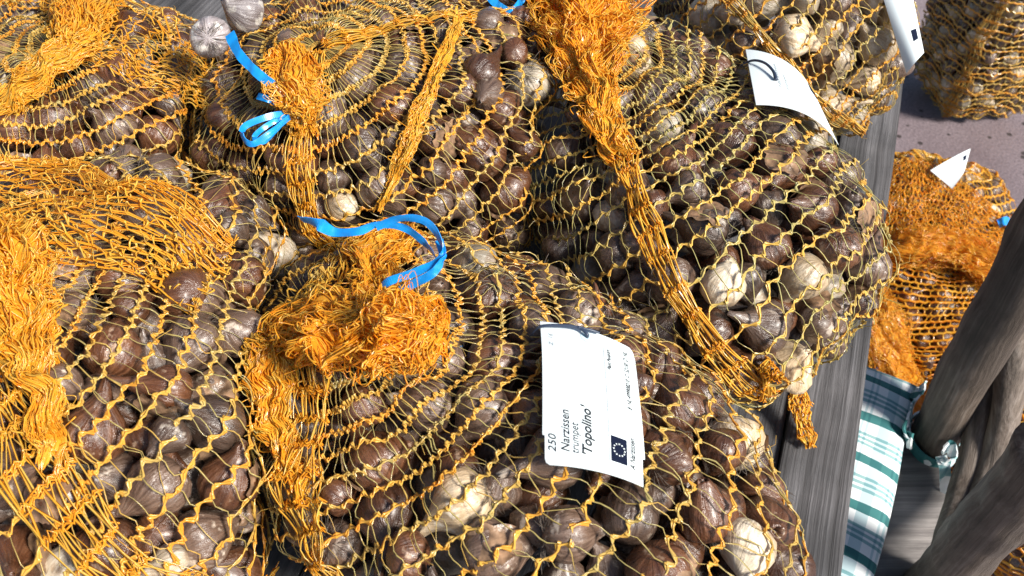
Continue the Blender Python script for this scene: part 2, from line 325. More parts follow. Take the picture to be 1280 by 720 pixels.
# ------------------------------------------------------------------ bags: shape, packing, draped net
BAGS = []
class Bag:
    def __init__(s, c, abc, yaw, pole, seed, n=2.35, floor=TABLE_Z, spike=.18, spw=.28, lump=.05, spacing=.0185, cell=.0058, clip=True, zfrac=.93):
        s.abc = np.array(abc, float); s.c = np.array([c[0], c[1], floor + abc[2] * zfrac]); s.yaw = R(yaw); s.n = n; s.floor = floor
        s.seed = seed; s.lump = lump; s.spike = spike; s.spw = spw; s.spacing = spacing
        s.p = nrm(np.array(pole, float)[None])[0]
        a = np.array([0, 0, 1.0]) if abs(s.p[2]) < .9 else np.array([0, 1.0, 0])
        s.e1 = nrm(np.cross(a, s.p)[None])[0]; s.e2 = np.cross(s.p, s.e1)
        ph = np.linspace(.055, np.pi - .05, 160); th = np.linspace(0, 2 * np.pi, 25)[:-1]
        D = s.dirs(ph[:, None], th[None]); r = s.R0(D).mean(1); pts = np.stack([r * np.sin(ph), r * np.cos(ph)], 1)
        al = np.concatenate([[0], np.cumsum(np.linalg.norm(np.diff(pts, axis=0), axis=1))])
        s.M = int(al[-1] / spacing); s.SUB = 3; s.ns = s.M * s.SUB + 1
        s.ph = np.interp(np.linspace(0, al[-1], s.ns), al, ph)
        s.J = int(2 * np.pi * (r * np.sin(ph)).max() / cell / 2) * 2; s.nt = s.J
        th = 2 * np.pi * np.arange(s.nt) / s.nt
        s.D = s.dirs(s.ph[:, None], th[None]); Rr = s.R0(s.D)
        down = s.D[..., 2] < -1e-4
        lim = np.where(down, (s.c[2] - floor - .003) / np.maximum(-s.D[..., 2], 1e-4), 9); Rr = np.minimum(Rr, lim)
        if clip:
            f = np.linspace(.25, 1, 46)
            for o in BAGS:
                if np.linalg.norm(o.c - s.c) > .75: continue
                P = s.c + s.D[:, :, None] * (Rr[:, :, None] * f)[..., None]
                ins = o.inside(P, 1.02); first = np.where(ins.any(-1), ins.argmax(-1), 45)
                Rr = np.minimum(Rr, Rr * f[first])
        for _ in range(3):
            q = .25 * (np.roll(Rr, 1, 1) + np.roll(Rr, -1, 1)) + .5 * Rr; q[1:-1] = .25 * (q[2:] + q[:-2]) + .5 * q[1:-1]; Rr = np.minimum(q, lim)
        s.Rr = Rr; s.P0 = s.c + s.D * Rr[..., None]; s.N0 = s.normals(s.P0); s.H = Rr.copy(); s.bulbs = []; s.supports = []
        BAGS.append(s)
    def dirs(s, ph, th):
        return np.cos(ph)[..., None] * s.p + np.sin(ph)[..., None] * (np.cos(th)[..., None] * s.e1 + np.sin(th)[..., None] * s.e2)
    def R0(s, D):
        c, n_ = math.cos(-s.yaw), math.sin(-s.yaw)
        l = np.stack([D[..., 0] * c - D[..., 1] * n_, D[..., 0] * n_ + D[..., 1] * c, D[..., 2]], -1)
        r = ((np.abs(l) / s.abc) ** s.n).sum(-1) ** (-1 / s.n)
        r = r * (1 + s.lump * vnoise(D, 2.3, s.seed)[..., 0])
        ca = np.clip(D @ s.p, -1, 1); return r * (1 + s.spike * np.exp(-(np.arccos(ca) / s.spw) ** 2))
    def inside(s, P, k=1.0):
        v = P - s.c; d = np.linalg.norm(v, axis=-1); return d < k * s.R0(v / np.maximum(d, 1e-6)[..., None])
    def normals(s, P):
        a = np.gradient(P, axis=0); b = np.roll(P, -1, 1) - np.roll(P, 1, 1); n = nrm(np.cross(b, a))
        f = np.sign((n * s.D).sum(-1, keepdims=True)); f[f == 0] = 1; return n * f
    def theta_of(s, P):
        v = np.asarray(P) - s.c; return math.atan2(v @ s.e2, v @ s.e1) % (2 * math.pi)
    def hit(s, px, py, lift=0.0):
        d = ray(px, py); t = np.linspace(.3, 3.2, 2600); P = CAM + d * t[:, None]; i = s.inside(P)
        k = i.argmax() if i.any() else np.abs(np.linalg.norm(P - s.c, axis=1) - s.R0(nrm(P - s.c))).argmin()
        return P[k] - d * lift
    def drape(s, slack=.009):
        h = np.zeros(s.Rr.shape)
        for q, rb in (s.supports or s.bulbs):
            v = q - s.c; b = s.D @ v; pp = (v @ v) - b ** 2; m = (pp < rb ** 2) & (b > 0)
            h[m] = np.maximum(h[m], b[m] + np.sqrt(rb ** 2 - pp[m]))
        lo = np.minimum(h + .0014, s.Rr + .022); H = np.maximum(lo, s.Rr - slack)
        for _ in range(5):
            q = .25 * (np.roll(H, 1, 1) + np.roll(H, -1, 1)) + .5 * H; q[1:-1] = .25 * (q[2:] + q[:-2]) + .5 * q[1:-1]; H = np.maximum(q, lo)
        s.H = H; s.P = s.c + s.D * H[..., None]; s.N = s.normals(s.P)
        s.N = nrm(s.N + .6 * s.D)
    def sample(s, si, tj):
        """si in fine rows, tj in fine columns (floats)"""
        si = np.clip(si, 0, s.ns - 1.001); i = si.astype(int); f = (si - i)[..., None]
        tj = np.mod(tj, s.nt); j = tj.astype(int) % s.nt; g = (tj - np.floor(tj))[..., None]; j2 = (j + 1) % s.nt
        def bl(G): return (G[i, j] * (1 - g) + G[i, j2] * g) * (1 - f) + (G[i + 1, j] * (1 - g) + G[i + 1, j2] * g) * f
        return bl(s.P), nrm(bl(s.N))

def visible(P, N, m=110, k=-.3):
    v = nrm(CAM - P); return ((v * N).sum(-1) > k) & in_frame(P, m)

def hidden(Q, own, k=.97):
    """true where another bag's body stands between the camera and the point"""
    h = np.zeros(len(Q), bool); f = np.linspace(.4, .97, 36)
    for b in BAGS:
        if b is own or (own.floor == 0 and b.floor > 0 and False): continue
        if np.linalg.norm(np.cross(b.c - CAM, nrm((own.c - CAM)[None])[0])) > .75: continue
        P = CAM + (Q - CAM)[:, None] * f[:, None]; h |= b.inside(P, k).any(-1)
    return h
def pack(bag, rmin, rmax, depth, tight, seed, m=70, avoid=None, ncand=5000, k=-.3):
    r_ = np.random.default_rng(seed)
    wgt = (np.sin(bag.ph)[:, None] * bag.Rr ** 2 * visible(bag.P0, bag.N0, m, k) * (bag.P0[..., 2] > bag.floor + .01)).ravel()
    if wgt.sum() == 0: return []
    idx = r_.choice(wgt.size, ncand, p=wgt / wgt.sum())
    rad = np.sort(r_.uniform(rmin, rmax, ncand) ** 1.0)[::-1]
    P, N = bag.P0.reshape(-1, 3)[idx], bag.N0.reshape(-1, 3)[idx]
    Q = P - N * (rad * .98 + depth)[:, None]; Q[:, 2] = np.maximum(Q[:, 2], bag.floor + rad * .95)
    prev = avoid or []
    free = np.ones(len(Q), bool)
    for o in BAGS:
        if o is not bag and np.linalg.norm(o.c - bag.c) < .8: free &= ~o.inside(Q, 1.0)
    v_ = Q - bag.c; dd = np.linalg.norm(v_, axis=1); dv = v_ / dd[:, None]                    # keep it inside the sack's own skin
    fi = np.arccos(np.clip(dv @ bag.p, -1, 1)); ti = np.mod(np.arctan2(dv @ bag.e2, dv @ bag.e1), 2 * np.pi)
    ri = bag.Rr[np.clip(np.searchsorted(bag.ph, fi), 0, bag.ns - 1), (ti / (2 * np.pi) * bag.nt).astype(int) % bag.nt]
    free &= dd + rad * .8 <= ri + .004
    Q, rad = Q[free], rad[free]
    C = np.array([q for q, _ in prev]).reshape(-1, 3); RR = np.array([r for _, r in prev]); out = []
    for q, rb in zip(Q, rad):
        if len(C) and (np.linalg.norm(C - q, axis=1) < (RR + rb) * tight).any(): continue
        C = np.vstack([C, q]); RR = np.append(RR, rb); out.append((q, rb))
    return out

def net_mesh(bag, name, seed, hi=True, folds=(), warp=1.0, chain_r=.00098, tape=.00062, base=.35):
    """hoops of zigzag chain joined by slanting tapes, all over the part of the bag that can be seen"""
    r_ = np.random.default_rng(seed); acc = Acc(); M, J, SUB = bag.M, bag.J, bag.SUB
    I, Jn = np.meshgrid(np.arange(M + 1), np.arange(J + 1), indexing='ij')
    ph = r_.uniform(0, 6.28, 6)
    def W(i, j):
        th = 2 * np.pi * j / J; s = i * SUB; t = j.astype(float)
        s = s + warp * SUB * (.45 * np.sin(2 * th + ph[0] + i * .12) + .16 * np.sin(6 * th + ph[1] - i * .3)) * np.clip(i / 5, 0, 1)
        t = t + warp * J / 130 * (np.sin(i * .35 + ph[2] + 2 * th) + .5 * np.sin(i * .7 + ph[3] + 5 * th))
        dens = np.zeros(s.shape)
        for (tf, wf, k_) in folds:
            d = (th - tf + np.pi) % (2 * np.pi) - np.pi; e = np.exp(-(d / wf) ** 2); t = t - k_ * d * e * J / (2 * np.pi); dens = np.maximum(dens, k_ * e)
        return s, t, dens
    zig = np.where((I + Jn) % 2 == 0, -1, 1) * SUB * .085
    jit = r_.normal(0, .045, I.shape) * SUB; jit[:, -1] = jit[:, 0]
    sN, tN, dens = W(I.astype(float), Jn.astype(float)); sN = sN + zig + jit
    tN = tN + np.where(Jn == J, 0, r_.normal(0, .12, I.shape))
    P, N = bag.sample(sN, tN); vis = visible(P, N, 45, -.2)
    vis &= ~hidden(P.reshape(-1, 3), bag, .86).reshape(vis.shape)
    off = .0012
    # chains
    nseg = 4 if hi else 2
    m = vis[:, :-1] & vis[:, 1:]; ii, jj = np.nonzero(m); u = np.linspace(0, 1, nseg)
    s = sN[ii, jj][:, None] * (1 - u) + sN[ii, jj + 1][:, None] * u; t = tN[ii, jj][:, None] * (1 - u) + tN[ii, jj + 1][:, None] * u
    s = s + .05 * SUB * np.sin(np.pi * u) * r_.normal(size=(len(ii), 1))
    Pc, Nc = bag.sample(s, t); T = nrm(np.gradient(Pc, axis=1)); B = nrm(np.cross(T, Nc))
    per = nrm_gain(dens[ii, jj]); tint = np.clip(base + .05 + .35 * per + .2 * np.sin(ii * 1.7 + seed) + r_.normal(0, .09, len(ii)), 0, 1.2)
    rr = chain_r * (1 + .35 * np.cos(2 * np.pi * u))[None] * r_.uniform(.85, 1.15, (len(ii), 1))
    if hi:
        for sg in (-1, 1):
            o = sg * np.where((jj % 2 == 0), 1, -1)[:, None] * np.cos(np.pi * u)[None] * chain_r * .95
            tubes(acc, Pc + Nc * (off + sg * .0003) + B * o[..., None], Nc, rr, rr * .8, tint, 3)
        kk = r_.random(len(ii)) < .4                                   # stitched loop at the node
        q = Pc[kk][:, :2]; dv = nrm(bag.sample(s[kk, :1] + .5, t[kk, :1])[0] - q[:, :1]) * .0016
        tubes(acc, np.stack([q[:, 0] - dv[:, 0], q[:, 0] + Nc[kk][:, 0] * .0013, q[:, 0] + dv[:, 0]], 1) + Nc[kk][:, :1] * off, Nc[kk][:, :1] * np.ones((1, 3, 1)) + .2, chain_r * .9, chain_r * .7, tint[kk], 3)
    else: tubes(acc, Pc + Nc * off, Nc, rr * 1.5, rr * 1.3, tint, 3)
    # tapes
    down = ((I + Jn) % 2 == 1)[:-1, :-1]; m = down & vis[:-1, :-1] & vis[1:, :-1]; ii, jj = np.nonzero(m)
    for rep in range(2 if hi else 1):
        if rep: k_ = r_.random(len(ii)) < .25; ii, jj = ii[k_], jj[k_]
        sh = np.zeros(len(ii), int) if not rep else r_.choice([-2, 0, 0, 2], len(ii))
        j2 = np.clip(jj + sh, 0, J); n = 5 if hi else 3; u = np.linspace(0, 1, n); K = len(ii)
        s = sN[ii, jj][:, None] * (1 - u) + sN[ii + 1, j2][:, None] * u
        bow = r_.normal(0, .26, (K, 1)) * np.sin(np.pi * u) + r_.normal(0, .16, (K, 1)) * np.sin(2 * np.pi * u)
        t = tN[ii, jj][:, None] * (1 - u) + tN[ii + 1, j2][:, None] * u + bow + rep * r_.normal(0, .2, (K, 1))
        Pt, Nt = bag.sample(s, t); lift = off * .6 + (np.abs(r_.normal(0, .0014, (K, 1))) * np.sin(np.pi * u) if hi else 0)
        Pt = Pt + Nt * np.broadcast_to(lift, (K, n))[..., None]
        tw = r_.normal(0, .5, (K, 1)) + r_.normal(0, .7, (K, 1)) * (u - .5)
        wd = tape * r_.uniform(.55, 1.15, (K, 1)) * (1 - .25 * np.abs(2 * u - 1))
        tubes(acc, Pt, Nt, wd, .00022 if hi else wd * .4, np.clip(base - .34 + .45 * dens[ii, jj] + r_.normal(0, .12, K), 0, 1.1), 3, tw)
    if hi:                                                            # a few stray ends
        K = 60; ii, jj = np.nonzero(vis); k_ = r_.choice(len(ii), min(K, len(ii)), replace=False); ii, jj = ii[k_], jj[k_]
        p, n_ = P[ii, jj], N[ii, jj]; a = nrm(r_.normal(size=p.shape)); b = nrm(r_.normal(size=p.shape)); ln = r_.uniform(.006, .018, (len(p), 1))
        tubes(acc, np.stack([p, p + n_ * ln * .5 + a * ln * .3, p + n_ * ln * .6 + a * ln * .8 + b * ln * .3], 1), b[:, None] * np.ones((1, 3, 1)), .00035, .0002, base - .1, 3)
    return acc.mesh(name)
def nrm_gain(d): return np.clip(d * 1.3, 0, 1)

def seam_mesh(bag, name, theta, seed, width=.024, s0=.02, s1=.97, wig=.02, tail=None):
    r_ = np.random.default_rng(seed); acc = Acc(); M, SUB = bag.M, bag.SUB
    i = np.arange(int(M * s0), int(M * s1) + 1); tj = (theta + wig * np.sin(i * .5 + seed)) * bag.nt / (2 * np.pi)
    C, N = bag.sample(i * SUB * 1.0, tj); C = C + N * .0035
    A = nrm(bag.sample(i * SUB * 1.0, tj + 1.5)[0] - bag.sample(i * SUB * 1.0, tj - 1.5)[0])
    ok = visible(C, N, 60, -.4); C, N, A = C[ok], N[ok], A[ok]
    if tail is not None:
        tp = spline(np.vstack([C[-1:], np.array(tail)]), 14)[1:]; tn = nrm(np.tile([[0, -.25, 1.0]], (len(tp), 1))); ta = nrm(np.cross(tn, np.gradient(tp, axis=0))); ta *= np.sign((ta * A[-1]).sum(-1, keepdims=True))
        C = np.vstack([C, tp]); N = np.vstack([N, tn]); A = np.vstack([A, ta])
    n = len(C); wv = width * (.5 + .12 * np.sin(np.arange(n) * 1.3 + seed)) * r_.uniform(.85, 1.15, n)
    if tail is not None: wv[-10:] *= np.interp(np.arange(10), [0, 4, 8, 9], [.8, .75, .8, .3])
    T = nrm(np.gradient(C, axis=0))
    # rungs: several crumpled cords across the strip
    u = np.linspace(-1, 1, 13)
    for q in range(6):
        zz = (.0018 * np.where(np.arange(13) % 2 == 0, 1, -1)[None] + r_.normal(0, .0011, (n, 13)))
        P = C[:, None] + A[:, None] * (wv[:, None] * u * r_.uniform(.8, 1.1, (n, 1)))[..., None] + T[:, None] * zz[..., None] + T[:, None] * r_.normal(0, .0016, (n, 1, 1)) + N[:, None] * (np.abs(r_.normal(.001, .0016, (n, 13))) - .002 * u ** 2)[..., None]
        tubes(acc, P, N[:, None], .0007, .0005, r_.uniform(.6, 1.0, n), 3)
    # tapes along the strip, between the rungs
    nl = 15; uu = np.linspace(-1, 1, nl); f = np.linspace(0, 1, 5)
    for q in range(nl):
        a = np.clip(uu[q] + r_.normal(0, .10, n), -1, 1); b = np.clip(uu[q] + r_.normal(0, .16, n), -1, 1)
        p0 = C + A * (wv * a)[:, None]; p1 = C + A * (wv * b)[:, None]
        P = p0[:-1, None] * (1 - f)[None, :, None] + p1[1:, None] * f[None, :, None] + N[:-1, None] * (.0014 + r_.normal(0, .0022, (n - 1, 1)) * np.sin(np.pi * f))[..., None]
        tubes(acc, P, N[:-1, None] + .0 * P, .0009 * r_.uniform(.6, 1.2, (n - 1, 1)), .00022, r_.uniform(.05, .55, n - 1), 3, r_.normal(0, .6, (n - 1, 1)) * np.ones((1, 5)))
    return acc.mesh(name)

def tuft_mesh(name, pts, radii, seed, nstr=110, flat=.7, rings=10, crumple=.006, freq=70, ref=(0, 0, 1), core=True, tint=.62, fuzz=60, pleat=.22):
    """gathered net: pleated sleeve of tapes and crumpled cords round a bent path"""
    r_ = np.random.default_rng(seed); acc = Acc(); n = 34
    C = spline(pts, n); rad = lerp1(radii, n); T = nrm(np.gradient(C, axis=0)); X = nrm(np.cross(T, np.array(ref, float))); Y = np.cross(X, T)
    kp = r_.integers(5, 9); ph0 = r_.uniform(0, 6.28)
    plen = np.linalg.norm(np.diff(C, axis=0), axis=1).sum()
    def surf(a, v, rho):
        i = np.clip(v * (n - 1), 0, n - 1.001); k = i.astype(int); f = (i - k)[..., None]
        c = C[k] * (1 - f) + C[k + 1] * f; x = X[k]; y = Y[k]; r = rad[k] * (1 - f[..., 0]) + rad[k + 1] * f[..., 0]
        rr = r * rho * (1 + pleat * np.sin(kp * a + ph0 + 2.5 * v) + pleat * .6 * np.sin((kp * 2 + 1) * a - 4 * v))
        p = c + x * (rr * np.cos(a))[..., None] + y * (rr * np.sin(a) * flat)[..., None]
        nn = nrm(x * np.cos(a)[..., None] + y * np.sin(a)[..., None])
        p = p + T[k] * ((v - np.clip(v, 0, 1)) * plen)[..., None]
        return p + crumple * vnoise(p, freq, seed) + crumple * .22 * vnoise(p, freq * 2.3, seed + 1), nn
    cols = max(44, int(nstr * .62)) // 2 * 2; rg = int(rings * 1.7)
    for layer, rho in enumerate((1.0, .82)):                     # knitted sleeves one inside the other
        I, Jn = np.meshgrid(np.arange(rg + 1), np.arange(cols + 1), indexing='ij'); sg = np.where((I + Jn) % 2 == 0, -1, 1)
        a = 2 * np.pi * Jn / cols + .10 * np.sin(I * .9 + layer) + r_.normal(0, .03, I.shape); a[:, -1] = a[:, 0] + 2 * np.pi
        v = (I + .26 * sg + .45 * np.sin(3 * a + ph0 + I * .4) + .8 * np.sin(2 * a + ph0) * (np.abs(2 * I / rg - 1) > .8) + r_.normal(0, .2, I.shape)) / rg; v[:, -1] = v[:, 0]
        q = rho * (1 + .05 * np.sin(9 * a + 5 * v) + r_.normal(0, .03, I.shape)); q[:, -1] = q[:, 0]
        f = np.linspace(0, 1, 3); e = lambda A, B: A[..., None] * (1 - f) + B[..., None] * f
        P, N = surf(e(a[:, :-1], a[:, 1:]), e(v[:, :-1], v[:, 1:]), e(q[:, :-1], q[:, 1:])); K = P.shape[0] * P.shape[1]
        tubes(acc, P.reshape(K, 3, 3), N.reshape(K, 3, 3), .00068 * r_.uniform(.7, 1.2, (K, 1)), .0005, np.clip(tint + .12 + r_.normal(0, .13, K), 0, 1.1), 3)
        dn = ((I + Jn) % 2 == 1)[:-1]; f = np.linspace(0, 1, 5)
        for rep in range(2 if layer == 0 else 1):
            a0_, a1_, v0_, v1_, q0, q1 = a[:-1][dn], a[1:][dn] + rep * r_.normal(0, .09, dn.sum()), v[:-1][dn], v[1:][dn], q[:-1][dn], q[1:][dn]; K = len(a0_)
            bow = r_.normal(0, .03, (K, 1)) * np.sin(np.pi * f)
            P, N = surf(e(a0_, a1_) + bow, e(v0_, v1_), e(q0, q1) * (1 + np.abs(r_.normal(0, .06, (K, 1))) * np.sin(np.pi * f)))
            tubes(acc, P, N, .0008 * r_.uniform(.5, 1.2, (K, 1)), .00018, np.clip(tint - .25 + r_.normal(0, .17, K), 0, 1.1), 3, r_.normal(0, .6, (K, 1)) * np.ones((1, 5)))
    if fuzz:                                                          # little loops standing out
        a = r_.uniform(0, 6.28, fuzz); v = r_.uniform(0, 1, fuzz); P, N = surf(a, v, 1.03); t2 = nrm(r_.normal(size=P.shape)); ln = r_.uniform(.004, .014, (fuzz, 1)); f = np.linspace(0, 1, 7)
        Q = P[:, None] + N[:, None] * (ln * np.sin(np.pi * f))[..., None] * .8 + t2[:, None] * (ln * f)[..., None]
        tubes(acc, Q, N[:, None] + .3, .0006, .0003, np.clip(tint + r_.normal(0, .15, fuzz), 0, 1.1), 3)
    if core:
        a, v = np.meshgrid(np.linspace(0, 2 * np.pi, 97)[:-1], np.linspace(0, 1, 40)); P, _ = surf(a, v, .70 + .06 * np.sin(9 * a + 7 * v) + .03 * np.sin(23 * a - 11 * v)); idx = np.arange(P.shape[0] * 96).reshape(-1, 96)
        Q = np.stack([idx[:-1], np.roll(idx, -1, 1)[:-1], np.roll(idx, -1, 1)[1:], idx[1:]], -1).reshape(-1, 4)
        acc.add(P.reshape(-1, 3), Q, np.full(idx.size, tint + .12))
    return acc.mesh(name)

def sheet_mesh(name, corners, seed, rows, cols, bulge=.03, sagfreq=9, crumple=.006, tint=.5, chain_r=.0007, dense=1):
    """a loose fold of netting spread between rows of guide points; corners = grid of 3D points"""
    r_ = np.random.default_rng(seed); acc = Acc(); G = np.array(corners, float); a, b, _ = G.shape
    nu, nv = 60, 90; U = np.stack([spline(G[i], nv) for i in range(a)]); F = np.stack([spline(U[:, j], nu) for j in range(nv)], 1)
    n = np.cross(np.gradient(F, axis=0), np.gradient(F, axis=1)); n = nrm(n); n *= np.sign((n * (CAM - F)).sum(-1, keepdims=True))
    F = F + crumple * vnoise(F, 45, seed) + n * (bulge * vnoise(F * np.array([1, 1, .3]), sagfreq, seed + 3)[..., :1] * .3)
    def samp(u, v):
        u = np.clip(u, 0, 1) * (nu - 1.001); v = np.clip(v, 0, 1) * (nv - 1.001); i = u.astype(int); j = v.astype(int); f = (u - i)[..., None]; g = (v - j)[..., None]
        bl = lambda A: (A[i, j] * (1 - g) + A[i, j + 1] * g) * (1 - f) + (A[i + 1, j] * (1 - g) + A[i + 1, j + 1] * g) * f
        return bl(F), nrm(bl(n))
    for layer in range(dense):
        I, Jn = np.meshgrid(np.arange(rows + 1), np.arange(cols + 1), indexing='ij')
        z = np.where((I + Jn) % 2 == 0, -1, 1) * .17; u = (I + z + r_.normal(0, .12, I.shape) + .35 * np.sin(Jn * .25 + layer * 2 + I * .3)) / rows; v = (Jn + r_.normal(0, .25, I.shape) + layer * .5) / cols
        P, N = samp(u, v); P = P - N * .004 * layer
        f = np.linspace(0, 1, 3)
        Pc = P[:, :-1, None] * (1 - f)[:, None] + P[:, 1:, None] * f[:, None]; Nc = N[:, :-1, None] * np.ones((3, 1)); K = Pc.shape[0] * Pc.shape[1]
        for sg in (-1, 1): tubes(acc, Pc.reshape(K, 3, 3) + r_.normal(0, .0005, (K, 1, 3)), Nc.reshape(K, 3, 3), chain_r, chain_r * .7, np.clip(tint + .2 + r_.normal(0, .12, K), 0, 1.1), 3)
        dn = ((I + Jn) % 2 == 1)[:-1]; p0, p1, nn = P[:-1][dn], P[1:][dn], N[:-1][dn]; f = np.linspace(0, 1, 6)
        for rep in range(2):
            K = len(p0); q = p1 + r_.normal(0, .0022 * (rep + .4), p1.shape)
            Pt = p0[:, None] * (1 - f)[:, None] + q[:, None] * f[:, None] + nn[:, None] * (np.abs(r_.normal(0, .003, (K, 1))) * np.sin(np.pi * f))[..., None] + r_.normal(0, .0013, (K, 1, 3)) * np.sin(np.pi * f)[None, :, None]
            tubes(acc, Pt, nn[:, None] * np.ones((1, 6, 1)), .0009 * r_.uniform(.5, 1.15, (K, 1)), .00022, np.clip(tint - .15 + r_.normal(0, .16, K), 0, 1.1), 3, r_.normal(0, .6, (K, 1)) * np.ones((1, 6)))
    return acc.mesh(name)

# ---- where the bags lie (built front to back: a later bag is pressed out of the way by the earlier ones)
def xy(px, py, h): return at(px, py, TABLE_Z + h)[:2]
bag_B = Bag((-.008, .345), (.255, .158, .112), -42, (-.74, .30, .62), 3, spike=.05, spw=.30, spacing=.0205, cell=.0062)
bag_A = Bag((-.338, .400), (.18, .235, .128), 10, (-.45, .05, .85), 5, spike=.05, spw=.35, spacing=.0215, cell=.0068)
bag_E = Bag((.168, .634), (.150, .228, .112), 24, (-.52, .62, .52), 8, spike=.16, spw=.35)
bag_D = Bag((-.120, .740), (.215, .19, .125), 8, (-.40, -.34, .85), 9, spike=.04, spw=.35)
bag_C = Bag((-.460, .745), (.19, .165, .11), -8, (.12, -.10, .95), 13, spike=.05, spw=.4)
bag_F = Bag((.320, .915), (.145, .15, .122), 10, (-.55, .55, .4), 17, spike=.1)
bag_J = Bag((-.72, 1.02), (.20, .15, .11), 0, (.35, -.1, .8), 19)
bag_K = Bag((-.07, 1.09), (.19, .13, .10), 5, (.6, .2, .6), 23)
bag_G = Bag((1.205, 1.90), (.16, .15, .34), 8, (.1, .1, 1), 29, n=3.4, floor=0, cell=.008, spacing=.018, lump=.04, spike=.0)
bag_H = Bag((.82, 1.08), (.19, .15, .13), -10, (-.1, .5, .7), 31, floor=0, cell=.008, spacing=.012, lump=.05, spike=0)
bag_I = Bag((.92, .70), (.20, .20, .13), 0, (.2, .3, .8), 37, floor=0, cell=.008, lump=.05, spike=0)
bag_M = Bag((.86, 1.31), (.175, .13, .14), 0, (.1, .5, .8), 41, floor=0, cell=.008, lump=.05, spike=0)

# ------------------------------------------------------------------ bulbs
def bulb_mesh(name, seed, na=22, side=0.0, lean=.15, neck=1.0):
    r_ = np.random.default_rng(seed)
    z = np.array([-.93, -.91, -.80, -.58, -.28, .02, .32, .60, .82, 1.0, 1.2, 1.42, 1.58 * neck + .1]); r = np.array([.0, .40, .68, .90, .99, 1.0, .90, .70, .50, .36, .27, .20, .10])
    if na < 16: z, r = z[[0, 2, 3, 5, 6, 8, 10, 12]], r[[0, 2, 3, 5, 6, 8, 10, 12]]
    z = np.where(z > .9, .9 + (z - .9) * neck, z); a = 2 * np.pi * np.arange(na) / na; a0 = r_.uniform(0, 6.28)
    rr = r[:, None] * (1 + .06 * np.sin(2 * a + a0) + .035 * np.sin(5 * a + 3 * z[:, None] + a0) + side * np.maximum(0, np.cos(a - a0)) ** 5 * np.exp(-((z + .2) / .55) ** 2)[:, None])
    zz = z[:, None] + np.zeros(na); zz[-1] += r_.uniform(-.22, .2, na); zz[-2] += r_.uniform(-.05, .05, na)
    k = lean * np.clip(zz, 0, 2) ** 2
    V = np.stack([rr * np.cos(a) + k, rr * np.sin(a), zz - .18], -1); V = V + .04 * vnoise(V, 2.5, seed)
    n = len(z); F = []
    for i in range(n - 1):
        for j in range(na): F.append((i * na + j, i * na + (j + 1) % na, (i + 1) * na + (j + 1) % na, (i + 1) * na + j))
    F.append(tuple(range((n - 1) * na, n * na)))
    return pymesh(name, V.reshape(-1, 3), F)
BM = [bulb_mesh('bulb', 100 + i, 22, [0, .45, 0, .3, 0, 0, .55, .2][i], [.1, .2, -.15, .3, .05, .2, .1, .0][i], [1, .8, 1.15, .6, .9, .5, .9, 1.1][i]) for i in range(8)]
def root_mesh(seed):
    r_ = np.random.default_rng(seed); acc = Acc(); K = 60; a = r_.uniform(0, 6.28, K); q = r_.uniform(.1, .42, K)
    p = np.stack([q * np.cos(a), q * np.sin(a), np.full(K, -1.06)], 1); d = nrm(np.stack([np.cos(a) * .8, np.sin(a) * .8, -r_.uniform(.1, .9, K)], 1)); e = nrm(r_.normal(size=(K, 3)))
    f = np.linspace(0, 1, 7); ln = r_.uniform(.3, .95, K)[:, None, None]
    P = p[:, None] + d[:, None] * f[:, None] * ln + e[:, None] * (.28 * f ** 1.5 * np.sin(4 * f + 1))[:, None] * ln + np.array([0, 0, .35]) * (f ** 2)[:, None] * ln
    tubes(acc, P, e[:, None] + 0 * P, (.011), .009, .5, 3); return acc.mesh('roots')
RM = [root_mesh(200 + i) for i in range(4)]
def skin_mesh(seed):
    r_ = np.random.default_rng(seed); V, F = [], []; na, nz = 10, 8; a0 = r_.uniform(0, 6.28); sp = r_.uniform(.9, 1.7)
    prof_z = np.linspace(-.55, .95, nz); prof_r = np.interp(prof_z, [-.6, -.2, .1, .5, .95], [.80, 1.0, 1.0, .78, .40])
    for i in range(nz):
        for j in range(na):
            u = j / (na - 1); a = a0 + sp * (u + .06 * math.sin(i * 2.1 + seed)); curl = .05 + .22 * abs(2 * u - 1) ** 5 + .16 * (i / (nz - 1)) ** 5
            V.append(((prof_r[i] + curl) * math.cos(a), (prof_r[i] + curl) * math.sin(a), prof_z[i] - .18 + r_.uniform(-.04, .04)))
    for i in range(nz - 1):
        for j in range(na - 1): q = i * na + j; F.append((q, q + 1, q + na + 1, q + na))
    return pymesh('loose_skin', V, F)
SM = [skin_mesh(300 + i) for i in range(5)]
BAGNAME = [(bag_B, 'the bag with the upright tag', (.44, .49, .05, .02)), (bag_A, 'the bag with the loose yellow fold', (.44, .49, .05, .02)),
           (bag_E, 'the bag with the seam tail', (.42, .48, .06, .04)), (bag_D, 'the bag with narrow blue loops', (.60, .37, .02, .01)),
           (bag_C, 'the dim pleated bag', (.55, .40, .03, .02)), (bag_F, 'the pale bulb bag', (.0, .16, .34, .50)),
           (bag_J, 'the orange bag behind', (.4, .4, .1, .1)), (bag_K, 'the bag behind', (.5, .4, .1, 0)),
           (bag_G, 'the tall sack', (.05, .45, .25, .25)), (bag_H, 'the folded orange bag', (.6, .35, .03, .02)), (bag_I, 'the bag behind the chair', (.4, .4, .1, .1)), (bag_M, 'the small tagged bag', (.3, .4, .1, .2))]
